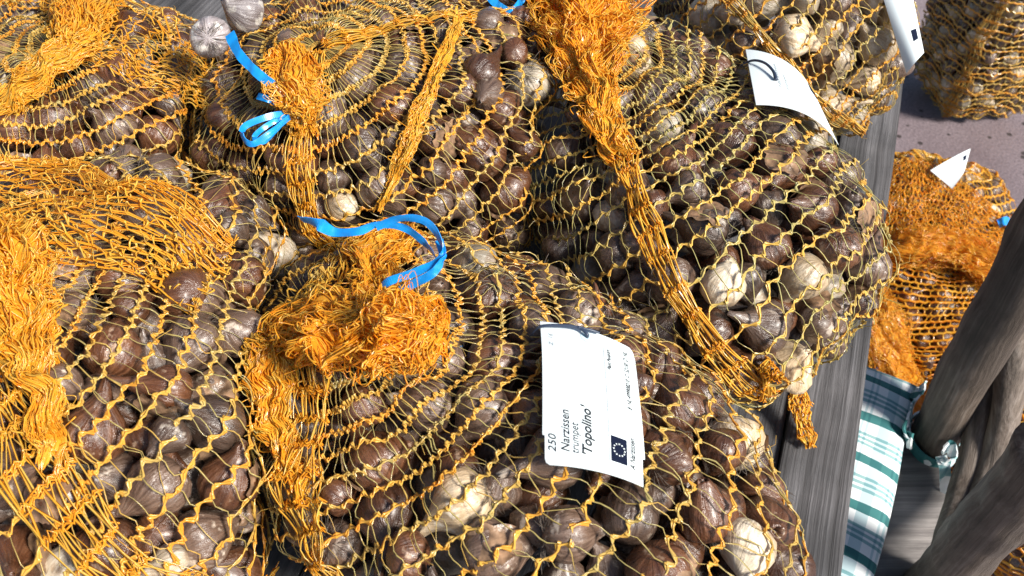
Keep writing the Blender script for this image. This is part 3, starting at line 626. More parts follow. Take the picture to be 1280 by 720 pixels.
MARKS = {0: [('beside the tag', 740, 505, 120), ('near the knot', 440, 420, 110), ('along the seam', 385, 640, 100), ('near the table edge', 980, 640, 110)],
         1: [('near the neck', 20, 350, 110), ('along the seam', 80, 620, 100), ('under the fold', 170, 270, 110)],
         2: [('beside the tag', 985, 125, 90), ('near the neck', 745, 100, 100), ('along the seam', 850, 370, 95), ('near the table edge', 1060, 330, 90)],
         3: [('near the knot', 370, 110, 90), ('along the folded band', 515, 170, 80)], 4: [('near the pleats', 80, 70, 100)], 5: [('near the table edge', 1100, 130, 70)]}
KIND = ['brown', 'grey', 'pale', 'tan']
ADJ = {'brown': 'glossy brown bulb', 'grey': 'grey papery bulb', 'pale': 'peeled cream bulb', 'tan': 'light tan bulb'}
cand = []
for bi, (b, nm, mixp) in enumerate(BAGNAME):
    rmin, rmax = (.0135, .0225) if b.floor > 0 else (.015, .022)
    if b is bag_F: rmin, rmax = .0165, .0235
    top = pack(b, rmin, rmax, .0, .92, 50 + bi, k=-.5); b.bulbs = list(top)
    r_ = np.random.default_rng(70 + bi); i0 = len(cand)
    l2 = pack(b, .014, .019, .022, .80, 90 + bi, avoid=top, ncand=3000, k=-.7); l3 = pack(b, .016, .022, .042, .72, 130 + bi, avoid=l2, ncand=2500, k=-.7)
    for lay, lst in enumerate((top, l2, l3)):
        if not lst: continue
        Q = np.array([q for q, _ in lst]); hid = hidden(Q, b); px, py, dz = project(Q)
        for k, (q, rb) in enumerate(lst):
            infr = -25 < px[k] < 1305 and -25 < py[k] < 745
            size = rb / dz[k] * (1 if lay == 0 else .3 if lay == 1 else .1) if (infr and not hid[k]) else 0
            kd = KIND[r_.choice(4, p=mixp)]
            nrmv = nrm((q - b.c)[None])[0]; ax = nrm((np.cross(nrmv, r_.normal(size=3)) + nrmv * r_.normal(0, .35))[None])[0]
            if hid[k] and lay: continue
            if lay == 0: b.supports += [(q, rb * 1.0), (q + ax * rb * .55, rb * .68), (q + ax * rb * 1.0, rb * .34), (q - ax * rb * .45, rb * .78)]
            cand.append((size, bi, q, rb, ax, kd, r_.integers(8), r_.uniform(0, 6.28), r_.random(), r_.random()))
cand.sort(key=lambda c: -c[0])
def rotmat(ax, spin):
    z = Vector(ax).normalized(); return z.to_track_quat('Z', 'Y').to_matrix() @ Matrix.Rotation(spin, 3, 'Z')
print('bulbs', len(cand), [sum(1 for c in cand[:298] if c[1] == i) for i in range(len(BAGNAME))])
MATD = {}
def bulb_obj(q, rb, ax, kd, v, spin, f1, f2, label, group):
    key = (v, kd)
    if key not in MATD: me = BM[v].copy(); me.materials.append(BULB[kd]); MATD[key] = me
    o = link(bpy.data.objects.new('bulb', MATD[key])); o.matrix_world = Matrix.Translation(Vector(q)) @ rotmat(ax, spin).to_4x4() @ Matrix.Diagonal((rb * .93, rb * .93, rb * .93, 1))
    tag(o, label, 'bulb', group)
    if f1 < .45:
        c = link(bpy.data.objects.new('roots', RM[int(f1 * 97) % 4])); c.parent = o
    if f2 < .38 and kd != 'pale':
        c = link(bpy.data.objects.new('loose_skin', SM[int(f2 * 97) % 5])); c.parent = o
    return o
for me in RM: me.materials.append(ROOT)
for me in SM: me.materials.append(SKIN)
for c in cand[:298]:
    nm = BAGNAME[c[1]][1]; x_, y_, _ = project(c[2][None]); where = ''
    for wds, mx, my, dist in MARKS.get(c[1], []):
        if math.hypot(x_[0] - mx, y_[0] - my) < dist: where = ' ' + wds; break
    look = ('rooted ' if c[8] < .45 else '') + ('flaking ' if c[9] < .38 and c[5] != 'pale' else '')
    bulb_obj(*c[2:], look + ADJ[c[5]] + where + ' in ' + nm, 'bulbs in ' + nm)
# the rest: one heap
lows = []
for i in range(4):
    me = bulb_mesh('low', 400 + i, 14, [0, .4, 0, .3][i]); lows.append((np.array([v.co[:] for v in me.vertices]), [tuple(p.vertices) for p in me.polygons])); bpy.data.meshes.remove(me)
V, F, MI, OWN, RND, base = [], [], [], [], [], 0
for c in cand[298:]:
    v, f = lows[c[6] % 4]; M3 = np.array(rotmat(c[4], c[7])) * c[3] * .93; V.append(v @ M3.T + c[2]); F += [tuple(k + base for k in p) for p in f]; MI += [KIND.index(c[5])] * len(f); base += len(v); OWN.append(v); RND.append(np.full(len(v), c[8]))
me = pymesh('bulb_heap', np.vstack(V), F)
a_ = me.attributes.new('own', 'FLOAT_VECTOR', 'POINT'); a_.data.foreach_set('vector', np.vstack(OWN).astype(np.float32).ravel())
a_ = me.attributes.new('rnd', 'FLOAT', 'POINT'); a_.data.foreach_set('value', np.concatenate(RND).astype(np.float32))
for kd in KIND: me.materials.append(bulb_material('heap_' + kd, *BULB_C[kd], heap=True))
me.polygons.foreach_set('material_index', np.array(MI, np.int32))
o = put('bulb_heap', me, None); tag(o, 'heaped bulbs lying deeper in the net bags', 'bulbs', kind='stuff')
# two loose bulbs on top of the knotted bag
p1 = bag_C.hit(262, 46); p1 = at_dist(264, 46, np.linalg.norm(bag_D.hit(330, 60) - CAM) - .005); p2 = at_dist(300, 14, np.linalg.norm(p1 - CAM) + .045)
bulb_obj(p1, .020, nrm(np.array([[-.15, .75, -.45]]))[0], 'loose', 0, 1.0, .1, .9, 'grey loose bulb showing its root base, lying outside the nets', None)
bulb_obj(p2, .021, nrm(np.array([[-.62, -.45, .5]]))[0], 'loose', 3, 2.0, .9, .9, 'grey loose bulb with its nose up, lying outside the nets', None)

# ------------------------------------------------------------------ nets
def px_path(bag, pts): return [bag.hit(x, y, l) for x, y, l in pts]
def bag_thing(bag, label, group=None):
    t = empty('net_bag', (bag.c[0], bag.c[1], bag.floor)); tag(t, label, 'net bag', group); return t
def th(bag, px, py): return bag.theta_of(bag.hit(px, py))
def netpart(t, bag, mat, seed, **kw):
    bag.drape(); return put('net', net_mesh(bag, 'net', seed, **kw), mat, t)
def seampart(t, bag, mat, px, py, seed, **kw): return put('seam', seam_mesh(bag, 'seam', th(bag, px, py), seed, **kw), mat, t)
def tuftpart(t, bag, mat, pts, radii, seed, name='gathered_neck', **kw): return put(name, tuft_mesh(name, px_path(bag, pts), radii, seed, **kw), mat, t)
def sheetpart(t, bag, mat, rows, seed, r, c, name='loose_fold', **kw):
    return put(name, sheet_mesh(name, [px_path(bag, q) for q in rows], seed, r, c, **kw), mat, t)
def tie(t, pts, side=(0, 0, 1), width=.0055, twist=None, **kw): return put('blue_tie', ribbon_mesh('blue_tie', pts, width, side, twist=twist, **kw), BLUE, t)

# front bag with the big tag
tB = bag_thing(bag_B, 'golden net bag of bulbs carrying the upright printed white tag')
netpart(tB, bag_B, NET_GOLD, 1, folds=[(th(bag_B, 380, 640), .16, .5)], base=.38)
seampart(tB, bag_B, NET_TUFT, 372, 620, 2, width=.034, s0=.05)
tuftpart(tB, bag_B, NET_TUFT, [(366, 610, .0), (350, 540, .002), (338, 470, .012), (352, 420, .022), (410, 402, .03), (480, 408, .034)], [.005, .009, .014, .017, .018, .016], 3, nstr=150, rings=12)
tuftpart(tB, bag_B, NET_TUFT, [(385, 425, .03), (435, 420, .038), (490, 418, .04), (525, 422, .034), (542, 426, .03)], [.014, .021, .025, .023, .010], 4, 'knot', nstr=150, rings=11, crumple=.008, tint=.74, fuzz=90)
tuftpart(tB, bag_B, NET_TUFT, [(500, 292, .008), (470, 318, .018), (470, 352, .026), (482, 395, .034)], [.02, .017, .013, .012], 5, nstr=110, rings=8, flat=.45)
sheetpart(tB, bag_B, NET_TUFT, [[(338, 455, .01), (385, 408, .03), (440, 392, .03)], [(345, 400, .008), (395, 372, .026), (440, 368, .03)], [(392, 338, .006), (420, 330, .014), (455, 322, .02)], [(430, 312, .004), (455, 305, .008), (490, 295, .01)]], 6, 7, 26, tint=.35)
kd_ = np.linalg.norm(bag_B.hit(480, 372) - CAM) - .035
def k(px, py, dd=0.0): return at_dist(px, py, kd_ + dd)
tie(tB, [k(376, 274, .01), k(398, 280, .0), k(418, 290, .01), k(448, 289, .0), k(472, 281), k(505, 285, .005), k(532, 305, .01), k(550, 328, .0)], (0.1, .5, .85), .0062, [.9, .3, -.3, .2, .6, .4, .9], taper=[1.5, 1.5, .9, 1, 1, 1, 1])
tie(tB, [k(470, 284), k(500, 273, -.005), k(530, 276, -.01), k(548, 296, -.01), k(552, 322, -.01), k(520, 340, -.005), k(486, 352), k(474, 366, .01), k(492, 380, .02)], (.1, .5, .85), .006, [.3, .5, .2, .9, .1, .5, .3])
tie(tB, [k(482, 372, .015), k(508, 359, .0), k(540, 342, -.01), k(553, 322, -.01), k(549, 300, -.005)], (.1, .6, .8), .0062, [-.2, .1, .2, .8])
tie(tB, [k(525, 441, .02), k(548, 439, .008), k(578, 436, .012)], (.1, .6, .8), .005)

# front bag cut by the frame
tA = bag_thing(bag_A, 'golden net bag of bulbs with loose yellow fold, touching the bag with the upright tag')
netpart(tA, bag_A, NET_GOLD, 11, folds=[(th(bag_A, 60, 560), .22, .5)], base=.4)
seampart(tA, bag_A, NET_TUFT, 62, 600, 12, width=.042, s0=.03)
tuftpart(tA, bag_A, NET_TUFT, [(66, 570, .002), (48, 490, .004), (30, 415, .014), (18, 360, .024), (0, 325, .03), (-45, 305, .03)], [.005, .009, .016, .021, .026, .028], 13, nstr=170, rings=14, tint=.62)
sheetpart(tA, bag_A, NET_TUFT, [[(-40, 320, .03), (40, 312, .022), (110, 318, .012), (180, 345, .006), (250, 385, .004)], [(-40, 255, .04), (40, 252, .036), (115, 268, .024), (195, 300, .012), (275, 350, .006)], [(-40, 205, .05), (50, 205, .05), (125, 225, .036), (205, 258, .02), (290, 315, .008)], [(-40, 198, .03), (50, 187, .03), (130, 206, .02), (210, 243, .008), (300, 300, .0)]], 14, 16, 22, tint=.42, dense=2)

# right bag with the seam tail
tE = bag_thing(bag_E, 'net bag of bulbs with a braided seam tail hanging onto the bare plank')
netpart(tE, bag_E, NET_OLIVE, 21, folds=[(th(bag_E, 860, 385), .12, .4)], base=.34)
tl = [bag_E.hit(968, 462, .006), at(990, 482, TABLE_Z + .035), at(1000, 505, TABLE_Z + .022), at(1004, 530, TABLE_Z + .012), at(1012, 556, TABLE_Z + .008)]
seampart(tE, bag_E, NET_TUFT, 866, 388, 22, width=.022, s0=.06, s1=.80, tail=tl)
tuftpart(tE, bag_E, NET_TUFT, [(768, 190, .004), (752, 140, .014), (742, 95, .022), (733, 45, .03), (728, 5, .034), (722, -60, .034)], [.010, .014, .024, .042, .050, .052], 23, nstr=220, rings=14, flat=.6, tint=.62, fuzz=120)
ke = np.linalg.norm(bag_E.hit(700, 60) - CAM)
tie(tE, [at_dist(608, -8, ke), at_dist(622, 6, ke), at_dist(640, 14, ke), at_dist(655, -5, ke + .01)], (.1, .6, .8), .0075, [0, .5, -.3])

# back bag knotted with blue tape
tD = bag_thing(bag_D, 'dark net bag of bulbs with a small orange knot and narrow blue tape loops')
netpart(tD, bag_D, NET_GOLD, 31, folds=[(th(bag_D, 450, 40), .12, .6), (th(bag_D, 372, 210), .16, .6)], base=.42)
seampart(tD, bag_D, NET_TUFT, 373, 210, 32, width=.02, s0=.02)
seampart(tD, bag_D, NET_TUFT, 450, 40, 33, width=.013, s0=.02, s1=.6); tuftpart(tD, bag_D, NET_TUFT, [(575, 20, .002), (548, 80, .004), (525, 140, .005), (502, 195, .004), (478, 255, .002)], [.004, .006, .007, .007, .004], 35, 'gathered_fold', nstr=70, rings=22, flat=.5, crumple=.003, tint=.5, core=False, fuzz=30)
tuftpart(tD, bag_D, NET_TUFT, [(378, 160, .004), (372, 128, .014), (368, 108, .02), (362, 84, .018), (352, 66, .01)], [.009, .016, .019, .018, .009], 34, 'knot', nstr=120, rings=8, tint=.6, crumple=.007)
kk_ = np.linalg.norm(bag_D.hit(370, 110) - CAM) - .025
def kq(px, py, dd=0.0): return at_dist(px, py, kk_ + dd)
tie(tD, [kq(287, 42, .02), kq(298, 66, .01), kq(318, 88, .0), kq(338, 104, .0), kq(352, 113, .01)], (.6, .5, .5), .0085, [.1, .3, -.1], taper=[1.2, 1, 1, 1, .8])
tie(tD, [kq(366, 140, .01), kq(335, 146, .0), kq(306, 158, .0), kq(304, 172, .0), kq(316, 180, -.005), kq(338, 166, -.005), kq(362, 146, .005)], (.1, .6, .8), .0055, [.2, .1, .6, 0, .2])
tie(tD, [kq(360, 142, .01), kq(332, 158, .0), kq(318, 172, .0), kq(332, 176, .0), kq(356, 150, .01)], (.1, .6, .8), .0045, [.4, .1, .3])
tie(tD, [kq(388, 92, .01), kq(399, 104, .0), kq(398, 122, .0), kq(388, 134, .01)], (.8, .2, .5), .0055)
tie(tD, [kq(322, 120, .012), kq(335, 124, .005), kq(350, 130, .012)], (.1, .8, .5), .006)

# back left bag
tC = bag_thing(bag_C, 'dim net bag of bulbs gathered into orange pleats next to the two loose bulbs')
netpart(tC, bag_C, NET_GOLD, 41, folds=[(th(bag_C, 230, 150), .25, .6), (th(bag_C, 20, 130), .3, .5)], base=.45)
tuftpart(tC, bag_C, NET_TUFT, [(5, 130, .006), (50, 92, .018), (85, 58, .026), (100, 25, .03), (108, -25, .03)], [.014, .015, .014, .022, .034], 42, nstr=190, rings=12, tint=.55)
sheetpart(tC, bag_C, NET_TUFT, [[(85, 62, .026), (105, 30, .03), (140, -10, .03)], [(135, 85, .016), (160, 58, .02), (190, 10, .02)], [(200, 110, .008), (215, 85, .01), (235, 55, .01)], [(275, 150, .004), (280, 120, .005), (285, 95, .004)]], 43, 11, 26, tint=.45)

tF = bag_thing(bag_F, 'golden net bag of large pale bulbs overhanging the table edge')
netpart(tF, bag_F, NET_GOLD, 51, base=.36, folds=[(th(bag_F, 940, 40), .12, .5)])
seampart(tF, bag_F, NET_GOLD, 942, 40, 52, width=.012)
tJ = bag_thing(bag_J, 'orange net bag behind the dim gathered bag')
netpart(tJ, bag_J, NET_ORANGE, 61, base=.5)
sheetpart(tJ, bag_J, NET_ORANGE, [[(-40, -20, .02), (20, -15, .02), (60, -10, .01)], [(-40, 20, .03), (10, 20, .03), (55, 20, .015)], [(-40, 50, .03), (5, 48, .02), (45, 45, .01)]], 62, 8, 60, tint=.4, dense=2)
tK = bag_thing(bag_K, 'net bag behind the knotted bag, mostly hidden')
netpart(tK, bag_K, NET_GOLD, 65, base=.45)

# bags on the paving
tG = bag_thing(bag_G, 'tall golden net sack standing alone on the brown paving')
netpart(tG, bag_G, NET_GOLD, 71, hi=False, base=.4, chain_r=.0013, tape=.0015, warp=.4)
put('seam', seam_mesh(bag_G, 'seam', bag_G.theta_of(bag_G.c + np.array([math.cos(R(230)), math.sin(R(230)), 0])), 72, width=.03, s0=.1), NET_GOLD, tG)
tH = bag_thing(bag_H, 'brown bulb bag under a folded orange net, on the paving between table and chair')
netpart(tH, bag_H, NET_ORANGE, 73, hi=False, base=.5, chain_r=.0013, tape=.0015)
tuftpart(tH, bag_H, NET_ORANGE, [(1070, 318, .02), (1130, 308, .035), (1190, 312, .04), (1250, 338, .035), (1300, 350, .02)], [.03, .04, .042, .045, .03], 74, 'folded_top', nstr=200, rings=10, flat=.55, tint=.5)
tuftpart(tH, bag_H, NET_ORANGE, [(1090, 355, .03), (1100, 400, .05), (1118, 450, .06), (1150, 505, .05)], [.02, .035, .045, .035], 75, 'hanging_fold', nstr=190, rings=12, flat=.5, tint=.3)
tie(tH, [bag_H.hit(1084, 470, .09), bag_H.hit(1102, 460, .11), bag_H.hit(1116, 455, .09)], (.1, .6, .8), .012)
tI = bag_thing(bag_I, 'net bag of bulbs on the paving behind the branch chair')
netpart(tI, bag_I, NET_ORANGE, 76, hi=False, base=.35, chain_r=.0013, tape=.0016)
tuftpart(tI, bag_I, NET_ORANGE, [(1190, 505, .03), (1215, 520, .05), (1235, 590, .05), (1255, 640, .03)], [.03, .045, .045, .03], 77, 'folded_top', nstr=150, rings=10, flat=.5, tint=.35)
tie(tI, [bag_I.hit(1184, 540, .10), bag_I.hit(1202, 548, .12), bag_I.hit(1196, 566, .11)], (.1, .6, .8), .013)
tM = bag_thing(bag_M, 'yellow orange net bag with a small white tag, on the brown paving')
netpart(tM, bag_M, NET_ORANGE, 78, hi=False, base=.25, chain_r=.0013, tape=.0016)
sheetpart(tM, bag_M, NET_ORANGE, [[(1085, 215, .02), (1150, 200, .03), (1210, 235, .03), (1255, 275, .02)], [(1085, 255, .04), (1150, 245, .05), (1210, 265, .05), (1262, 295, .03)], [(1085, 300, .05), (1150, 285, .06), (1210, 300, .06), (1265, 320, .04)]], 79, 10, 70, tint=.4, dense=2, chain_r=.001)
tie(tM, [bag_M.hit(1248, 280, .05), bag_M.hit(1258, 276, .06), bag_M.hit(1268, 288, .05)], (.1, .6, .8), .016)

# ------------------------------------------------------------------ printed tags
class Card:
    """a bent card: bilinear patch through four corners with a bow; local u,v in 0..1 (u right, v up on the text side)"""
    def __init__(s, TL, TR, BR, BL, bow=.006, bow2=0.0):
        s.c = [np.array(q) for q in (TL, TR, BR, BL)]; n = np.cross(s.c[2] - s.c[3], s.c[0] - s.c[3]); s.n = n / np.linalg.norm(n)
        if s.n @ (CAM - s.c[0]) < 0: s.n = -s.n
        s.bow = bow; s.bow2 = bow2
    def at(s, u, v, lift=0.0):
        u = np.asarray(u, float)[..., None]; v = np.asarray(v, float)[..., None]; TL, TR, BR, BL = s.c
        p = BL * (1 - u) * (1 - v) + BR * u * (1 - v) + TL * (1 - u) * v + TR * u * v
        return p + s.n * (s.bow * 4 * u * (1 - u) + s.bow2 * 4 * v * (1 - v) + lift)
    def strip(s, name, loop, lift, mat, parent, nu=16, nv=16, thick=.0004):
        """solid sheet over the outline given by left(v), right(v)"""
        vs = np.linspace(0, 1, nv) if np.ndim(loop) == 0 else None
def card_mesh(card, name, left, right, vlist, nu=24, thick=.0003):
    vv = np.unique(np.concatenate([np.array(vlist), np.linspace(0, 1, 25)])); left = np.interp(vv, vlist, left); right = np.interp(vv, vlist, right); vlist = vv
    V, F = [], []; nv = len(vlist)
    for sgn in (1, -1):
        for v, a, b in zip(vlist, left, right):
            u = np.linspace(a, b, nu + 1); V += list(card.at(u, np.full(nu + 1, v), sgn * thick))
    m = nu + 1
    for i in range(nv - 1):
        for j in range(nu):
            q = i * m + j; F.append((q, q + 1, q + m + 1, q + m)); q += nv * m; F.append((q + m, q + m + 1, q + 1, q))
    o = nv * m
    for i in range(nv - 1):
        for j in (0, nu): q = i * m + j; F.append((q, q + m, q + m + o, q + o))
    for j in range(nu):
        for i in (0, nv - 1): q = i * m + j; F.append((q, q + o, q + o + 1, q + 1))
    return pymesh(name, V, F, False)
def card_quad(card, name, u0, u1, v0, v1, mat, parent, lift=.00055, n=12):
    V, F = [], []
    for i in range(n + 1):
        for j in range(n + 1): V.append(card.at(u0 + (u1 - u0) * j / n, v0 + (v1 - v0) * i / n, lift))
    for i in range(n):
        for j in range(n): q = i * (n + 1) + j; F.append((q, q + 1, q + n + 2, q + n + 1))
    return put(name, pymesh(name, V, F, False), mat, parent)
def card_text(card, body, u_base, v0, v1, height, mat, parent, shear=.25, bold=0.0, up=True, lift=.00055):
    """letters running up the card (reading towards +v), cap tops towards -u"""
    cu = bpy.data.curves.new('lettering', 'FONT'); cu.body = body; cu.size = 1; cu.shear = shear; cu.offset = bold; cu.resolution_u = 3
    ob = link(bpy.data.objects.new('lettering', cu)); dg = bpy.context.evaluated_depsgraph_get(); me = bpy.data.meshes.new_from_object(ob.evaluated_get(dg)); bpy.data.objects.remove(ob)
    co = np.array([v.co[:] for v in me.vertices]); x0, x1 = co[:, 0].min(), co[:, 0].max()
    v = v0 + (co[:, 0] - x0) / (x1 - x0) * (v1 - v0); u = u_base - co[:, 1] * height
    P = card.at(u, v, lift); me.vertices.foreach_set('co', P.astype(np.float32).ravel()); me.update()
    return put('lettering', me, mat, parent)
def emblem(card, u0, u1, v0, v1, parent, stars=True):
    f = card_quad(card, 'emblem', u0, u1, v0, v1, NAVY, parent)
    if stars:
        V, F = [], []; W = np.linalg.norm(card.c[1] - card.c[0]); H = np.linalg.norm(card.c[0] - card.c[3]); rr = .35 * min((u1 - u0) * W, (v1 - v0) * H)
        for i in range(12):
            a = 2 * math.pi * i / 12; b = len(V)
            for j in range(10):
                q = a + math.pi * j / 5; e = .0008 if j % 2 == 0 else .00035
                V.append(card.at((u0 + u1) / 2 + (rr * math.cos(a) + e * math.cos(q)) / W, (v0 + v1) / 2 + (rr * math.sin(a) + e * math.sin(q)) / H, .0008))
            F.append(tuple(range(b, b + 10)))
        o = put('star_ring', pymesh('star_ring', V, F, False), STAR); o.parent = f; o.matrix_parent_inverse = f.matrix_world.inverted()
        o.matrix_parent_inverse = Matrix.Translation(parent.location).inverted() if False else Matrix.Identity(4)
    return f
def tag_thing(loc, label, group=None): t = empty('paper_tag', loc); tag(t, label, 'tag', group); return t

c1 = Card(bag_B.hit(675, 402, .016), bag_B.hit(792, 438, .010), bag_B.hit(804, 609, .012), bag_B.hit(681, 581, .014), .006, .004)
t1 = tag_thing(c1.at(.5, .5), 'white printed plant tag with a dark star emblem, wired upright on the golden bag')
vl = [0, .012, .035, .07, .13, .172, .178, .3, .45, .6, .75, .9, .97, 1.0]
put('card', card_mesh(c1, 'card', [.045, .012, .0, 0, 0, 0, -.022, -.018, -.012, -.006, 0, 0, 0, 0], [1.0, 1.0, 1.0, 1.0, 1.0, 1.0, 1.028, 1.022, 1.015, 1.005, 1.0, 1.0, .985, .95], vl), CARD, t1)
card_text(c1, '250', .105, .075, .185, .105, INK, t1)
card_text(c1, 'Narzissen', .235, .085, .345, .118, INK, t1, bold=.006)
card_text(c1, 'trumpet', .325, .082, .270, .112, INK, t1)
card_text(c1, "'Topolino'", .455, .085, .40, .135, INK, t1, bold=.022)
card_quad(c1, 'rule_line', .632, .641, .055, .90, FAINT, t1)
card_text(c1, 'Plant Passport', .705, .715, .885, .062, INK, t1, bold=.014)
card_text(c1, 'B  NL-499908210  C  52150  D  NL', .905, .47, .93, .07, INK, t1, bold=.016)
card_text(c1, 'A Narzissen', .915, .075, .275, .085, INK, t1, bold=.016)
card_text(c1, 'Z  16', .115, .80, .90, .06, FAINT, t1)
emblem(c1, .655, .825, .085, .245, t1)
u_ = np.linspace(0, 2 * math.pi, 17)[:-1]; W_ = np.linalg.norm(c1.c[1] - c1.c[0]); H_ = np.linalg.norm(c1.c[0] - c1.c[3])
put('eyelet', pymesh('eyelet', [c1.at(.475 + .0052 / W_ * math.cos(a), .93 + .0052 / H_ * math.sin(a), .0006) for a in u_], [tuple(range(16))], False), HOLE, t1)
put('wire_tie', tube_mesh('wire_tie', [bag_B.hit(662, 420, .004), c1.at(-.02, .93, .003), c1.at(.2, .955, .004), c1.at(.38, .965, .004), c1.at(.46, .935, .003), c1.at(.47, .928, .0)], [.0008, .0011, .0013, .0013, .0013, .001], 8, 40), WIRE, t1)
put('wire_tie', tube_mesh('wire_tie', [c1.at(.36, .965, .0045), c1.at(.5, .975, .004), c1.at(.6, .985, .003)], [.0012, .0011, .0008], 8, 16), WIRE, t1)

c2 = Card(bag_E.hit(932, 62, .020), bag_E.hit(1020, 122, .012), bag_E.hit(1048, 181, .004), bag_E.hit(945, 131, .014), .012)
t2 = tag_thing(c2.at(.5, .5), 'bright white curled tag wired to the bag with the seam tail')
put('card', card_mesh(c2, 'card', [0, 0, 0, 0, 0, 0], [1, 1, 1, 1, 1, 1], [0, .2, .4, .6, .8, 1]), CARD, t2)
card_quad(c2, 'emblem', .80, .93, .80, .97, NAVY, t2)
card_text(c2, 'Narzissen', .30, .35, .80, .05, FAINT, t2); card_text(c2, 'trumpet', .38, .35, .65, .05, FAINT, t2)
put('wire_tie', tube_mesh('wire_tie', [bag_E.hit(925, 82, .004), c2.at(.02, .72, .004), c2.at(.12, .66, .006), c2.at(.2, .55, .005), c2.at(.24, .45, .002)], [.0009, .0012, .0013, .0014, .002], 8, 30), WIRE, t2)
df = np.linalg.norm(bag_F.hit(1110, 40) - CAM)
c3 = Card(at_dist(1098, -22, df + .01), at_dist(1138, -18, df + .03), at_dist(1155, 66, df - .01), at_dist(1133, 92, df - .02), .008)
t3 = tag_thing(c3.at(.5, .5), 'white tag hanging at the table edge from the pale bulb bag')
put('card', card_mesh(c3, 'card', [0] * 6, [1] * 6, [0, .2, .4, .6, .8, 1]), CARD, t3)
card_quad(c3, 'emblem', .56, .82, .22, .36, NAVY, t3)
c4 = Card(bag_M.hit(1163, 213, .06), bag_M.hit(1213, 186, .08), bag_M.hit(1206, 212, .06), bag_M.hit(1190, 236, .04), .01)
t4 = tag_thing(c4.at(.5, .5), 'small white tag on the yellow orange bag lying on the paving')
put('card', card_mesh(c4, 'card', [0] * 6, [1] * 6, [0, .2, .4, .6, .8, 1]), CARD, t4)
card_quad(c4, 'emblem', .76, .90, .55, .78, NAVY, t4)

# ------------------------------------------------------------------ chair of rough branches with a tied cushion
SZ = .45
chair = empty('branch_chair', (*at(1120, 640, SZ)[:2], 0)); tag(chair, 'rustic chair of thick bare branches with a grey board seat', 'chair')
poly = [at(x, y, SZ) for x, y in [(985, 480), (1085, 470), (1140, 528), (1166, 552), (1178, 585), (1186, 640), (1187, 700), (1170, 800), (985, 800)]]
nP = len(poly); ctr = sum(poly) / nP; low = [p - np.array([0, 0, .028]) for p in poly]; inner = [ctr + (p - ctr) * .985 + np.array([0, 0, .003]) for p in poly]
F = [tuple(range(2 * nP, 3 * nP))] + [(i, (i + 1) % nP, 2 * nP + (i + 1) % nP, 2 * nP + i) for i in range(nP)] + [(nP + i, nP + (i + 1) % nP, (i + 1) % nP, i) for i in range(nP)] + [tuple(range(2 * nP - 1, nP - 1, -1))]
seat = put('seat', pymesh('seat', [p - np.array([*ctr[:2], SZ]) for p in poly + low + inner], F, False), SEATWOOD, None)
seat.location = Vector((*ctr[:2], SZ)) - chair.location; seat.parent = chair
def branch(name, pts, radii, seed, n=40):
    P = np.array(pts); c = P.mean(0); d = nrm((P[-1] - P[0])[None])[0]; q = Vector(d).to_track_quat('X', 'Z'); Mi = np.array(q.to_matrix().inverted())
    me = tube_mesh(name, list((P - c) @ Mi.T), radii, 22, n, .10, seed); o = put(name, me, LOG)
    o.rotation_mode = 'QUATERNION'; o.rotation_quaternion = q; o.location = Vector(c) - chair.location; o.parent = chair; return o
def vert(px, py, z0, z1, lean=(0, 0)):
    p = at(px, py, z0); return p, p + np.array([lean[0], lean[1], z1 - z0])
fb = at(1163, 556, SZ + .0)
ft = at(1352, 190, .93)
branch('back_post', [fb - np.array([0, 0, .01]), fb * .66 + ft * .34 + np.array([-.004, .0, 0]), fb * .33 + ft * .67 + np.array([.004, 0, 0]), ft], [.028, .030, .031, .030], 1)
nb = at(1160, 742, SZ); ntp = at(1318, 565, .80)
branch('back_post', [nb, nb * .6 + ntp * .4, ntp], [.030, .0315, .030], 2)
mid = lambda f: fb * (1 - f) + ft * f
dfar = lambda p: np.linalg.norm(p - CAM)
s_top1, s_top2 = mid(.36), mid(.48)
branch('back_spindle', [at_dist(1178, 690, dfar(s_top1) - .02), at_dist(1207, 600, dfar(s_top1) + .06), at_dist(1228, 511, dfar(s_top1) + .07), at_dist(1237, 430, dfar(s_top1) + .06), at_dist(1240, 390, dfar(s_top1) + .04)], [.014, .0150, .0145, .014, .013], 3)
branch('back_spindle', [at_dist(1195, 700, dfar(s_top2)), at_dist(1236, 600, dfar(s_top2) + .10), at_dist(1260, 500, dfar(s_top2) + .09), at_dist(1267, 400, dfar(s_top2) + .06), at_dist(1272, 345, dfar(s_top2) + .03)], [.016, .0175, .017, .016, .015], 4)
for (px, py) in ((1160, 560), (1150, 735), (1010, 500), (1010, 780)):
    p = at(px, py, SZ - .03); branch('leg', [p - np.array([0, 0, .03 - .03]), p + np.array([.01, 0, -.2]), np.array([p[0] + .015, p[1], .0])], [.022, .02, .018], 5)

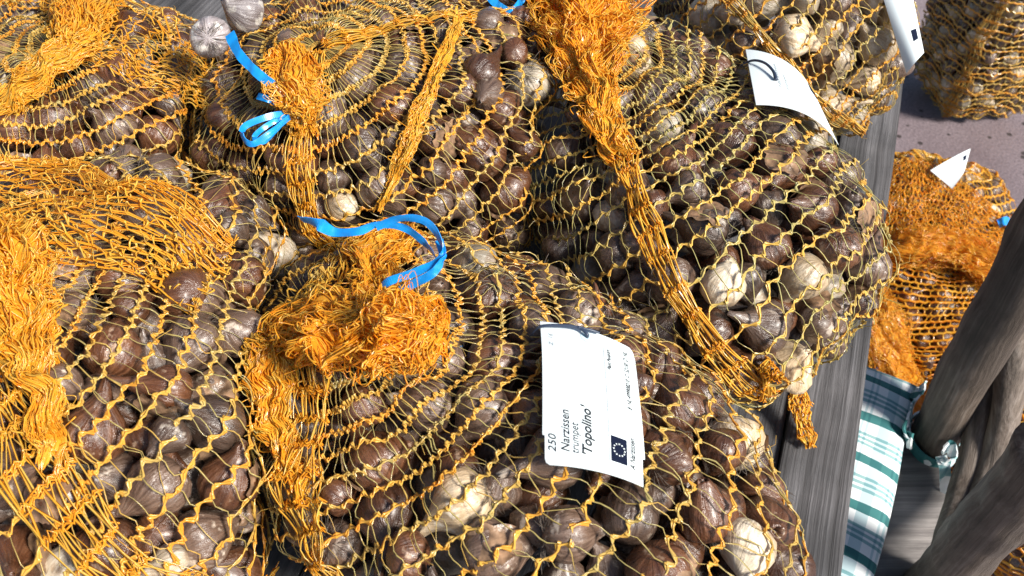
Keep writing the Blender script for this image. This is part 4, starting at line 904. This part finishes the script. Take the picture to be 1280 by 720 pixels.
PLAID = plaid_material()
ca, cb = at(1100, 470, SZ + .03), at(1052, 730, SZ + .03)             # the cushion's long direction
cl = [(1036, 452), (1092, 464), (1150, 490)]
cush = empty('seat_cushion', (*at(1090, 600, SZ)[:2], SZ)); tag(cush, 'green and white plaid seat cushion tied to the branch chair', 'cushion')
right = [at(x, y, SZ + .022) for x, y in [(1148, 488), (1131, 548), (1122, 600), (1108, 665), (1088, 735), (1070, 800)]]
RP = spline(right, 40); ld = nrm((RP[-1] - RP[0])[None])[0]; ac = np.array([ld[1], -ld[0], 0]); ac = ac if ac[0] < 0 else -ac
V, F = [], []; na = 24; wid = .20
for i in range(40):
    e = min(1, min(i, 39 - i) / 5 + .15) ** .5
    for j in range(na):
        a = 2 * math.pi * j / na; cx, cz = math.cos(a), math.sin(a); sx = math.copysign(abs(cx) ** .55, cx); sz = math.copysign(abs(cz) ** .75, cz)
        hh = .021 * e * (1 + .12 * math.sin(i * .55 + j)); p = RP[i] + ac * (wid / 2 - sx * wid / 2) ; p = np.array([p[0], p[1], SZ + .0245 + sz * hh]); V.append(p)
for i in range(39):
    for j in range(na): F.append((i * na + j, i * na + (j + 1) % na, i * na + na + (j + 1) % na, i * na + na + j))
F += [tuple(range(na)), tuple(range(39 * na, 40 * na))]
ang = math.atan2(-ld[0], ld[1]); Mi = np.array(Matrix.Rotation(-ang, 3, 'Z')); org = np.array(cush.location)
pad = put('pad', pymesh('pad', [Mi @ (v - org) for v in V], F), PLAID); pad.rotation_euler = (0, 0, ang); pad.parent = cush
def cloth_strip(name, pts, width, side, **kw):
    me = ribbon_mesh(name, [Mi @ (np.array(p) - org) for p in pts], width, Mi @ np.array(side), thick=.0012, **kw); o = put(name, me, PLAID); o.rotation_euler = (0, 0, ang); o.parent = cush; return o
lp = []
ax = nrm((ft - fb)[None])[0]; bx = nrm(np.cross(ax, [0, 0, 1.0])[None])[0]; by = np.cross(ax, bx); base = fb + ax * .012
for i in range(15):
    a = 2 * math.pi * i / 14 + .5; lp.append(base + (bx * math.cos(a) + by * math.sin(a)) * .0335 + ax * .012 * math.sin(a))
cloth_strip('tie_loop', lp, .017, ax)
cloth_strip('tie_strip', [right[0] + np.array([0, 0, .01]), at(1136, 524, SZ + .05), at(1131, 545, SZ + .035), at(1140, 552, SZ + .04)], .024, (0.5, 0, 1), twist=[0, 1.2, .3])
cloth_strip('tie_strip', [at(1176, 570, SZ + .05), at(1181, 585, SZ + .045), at(1182, 610, SZ + .012), at(1184, 645, SZ - .04)], .013, (1, 0, .2), twist=[0, .5, .2])
cloth_strip('tie_strip', [at(1178, 578, SZ + .05), at(1190, 572, SZ + .06), at(1188, 556, SZ + .06), at(1178, 566, SZ + .055)], .012, (0, 0, 1), twist=[0, .8, .2])
cloth_strip('corner_flap', [at(1138, 498, SZ + .035), at(1147, 490, SZ + .04), at(1151, 486, SZ + .04)], .022, (0.6, .8, 0), taper=[1, .8, .1])

print('triangles', sum(sum(len(p.vertices) - 2 for p in me.polygons) for me in {o.data for o in scn.objects if o.type == 'MESH'}))
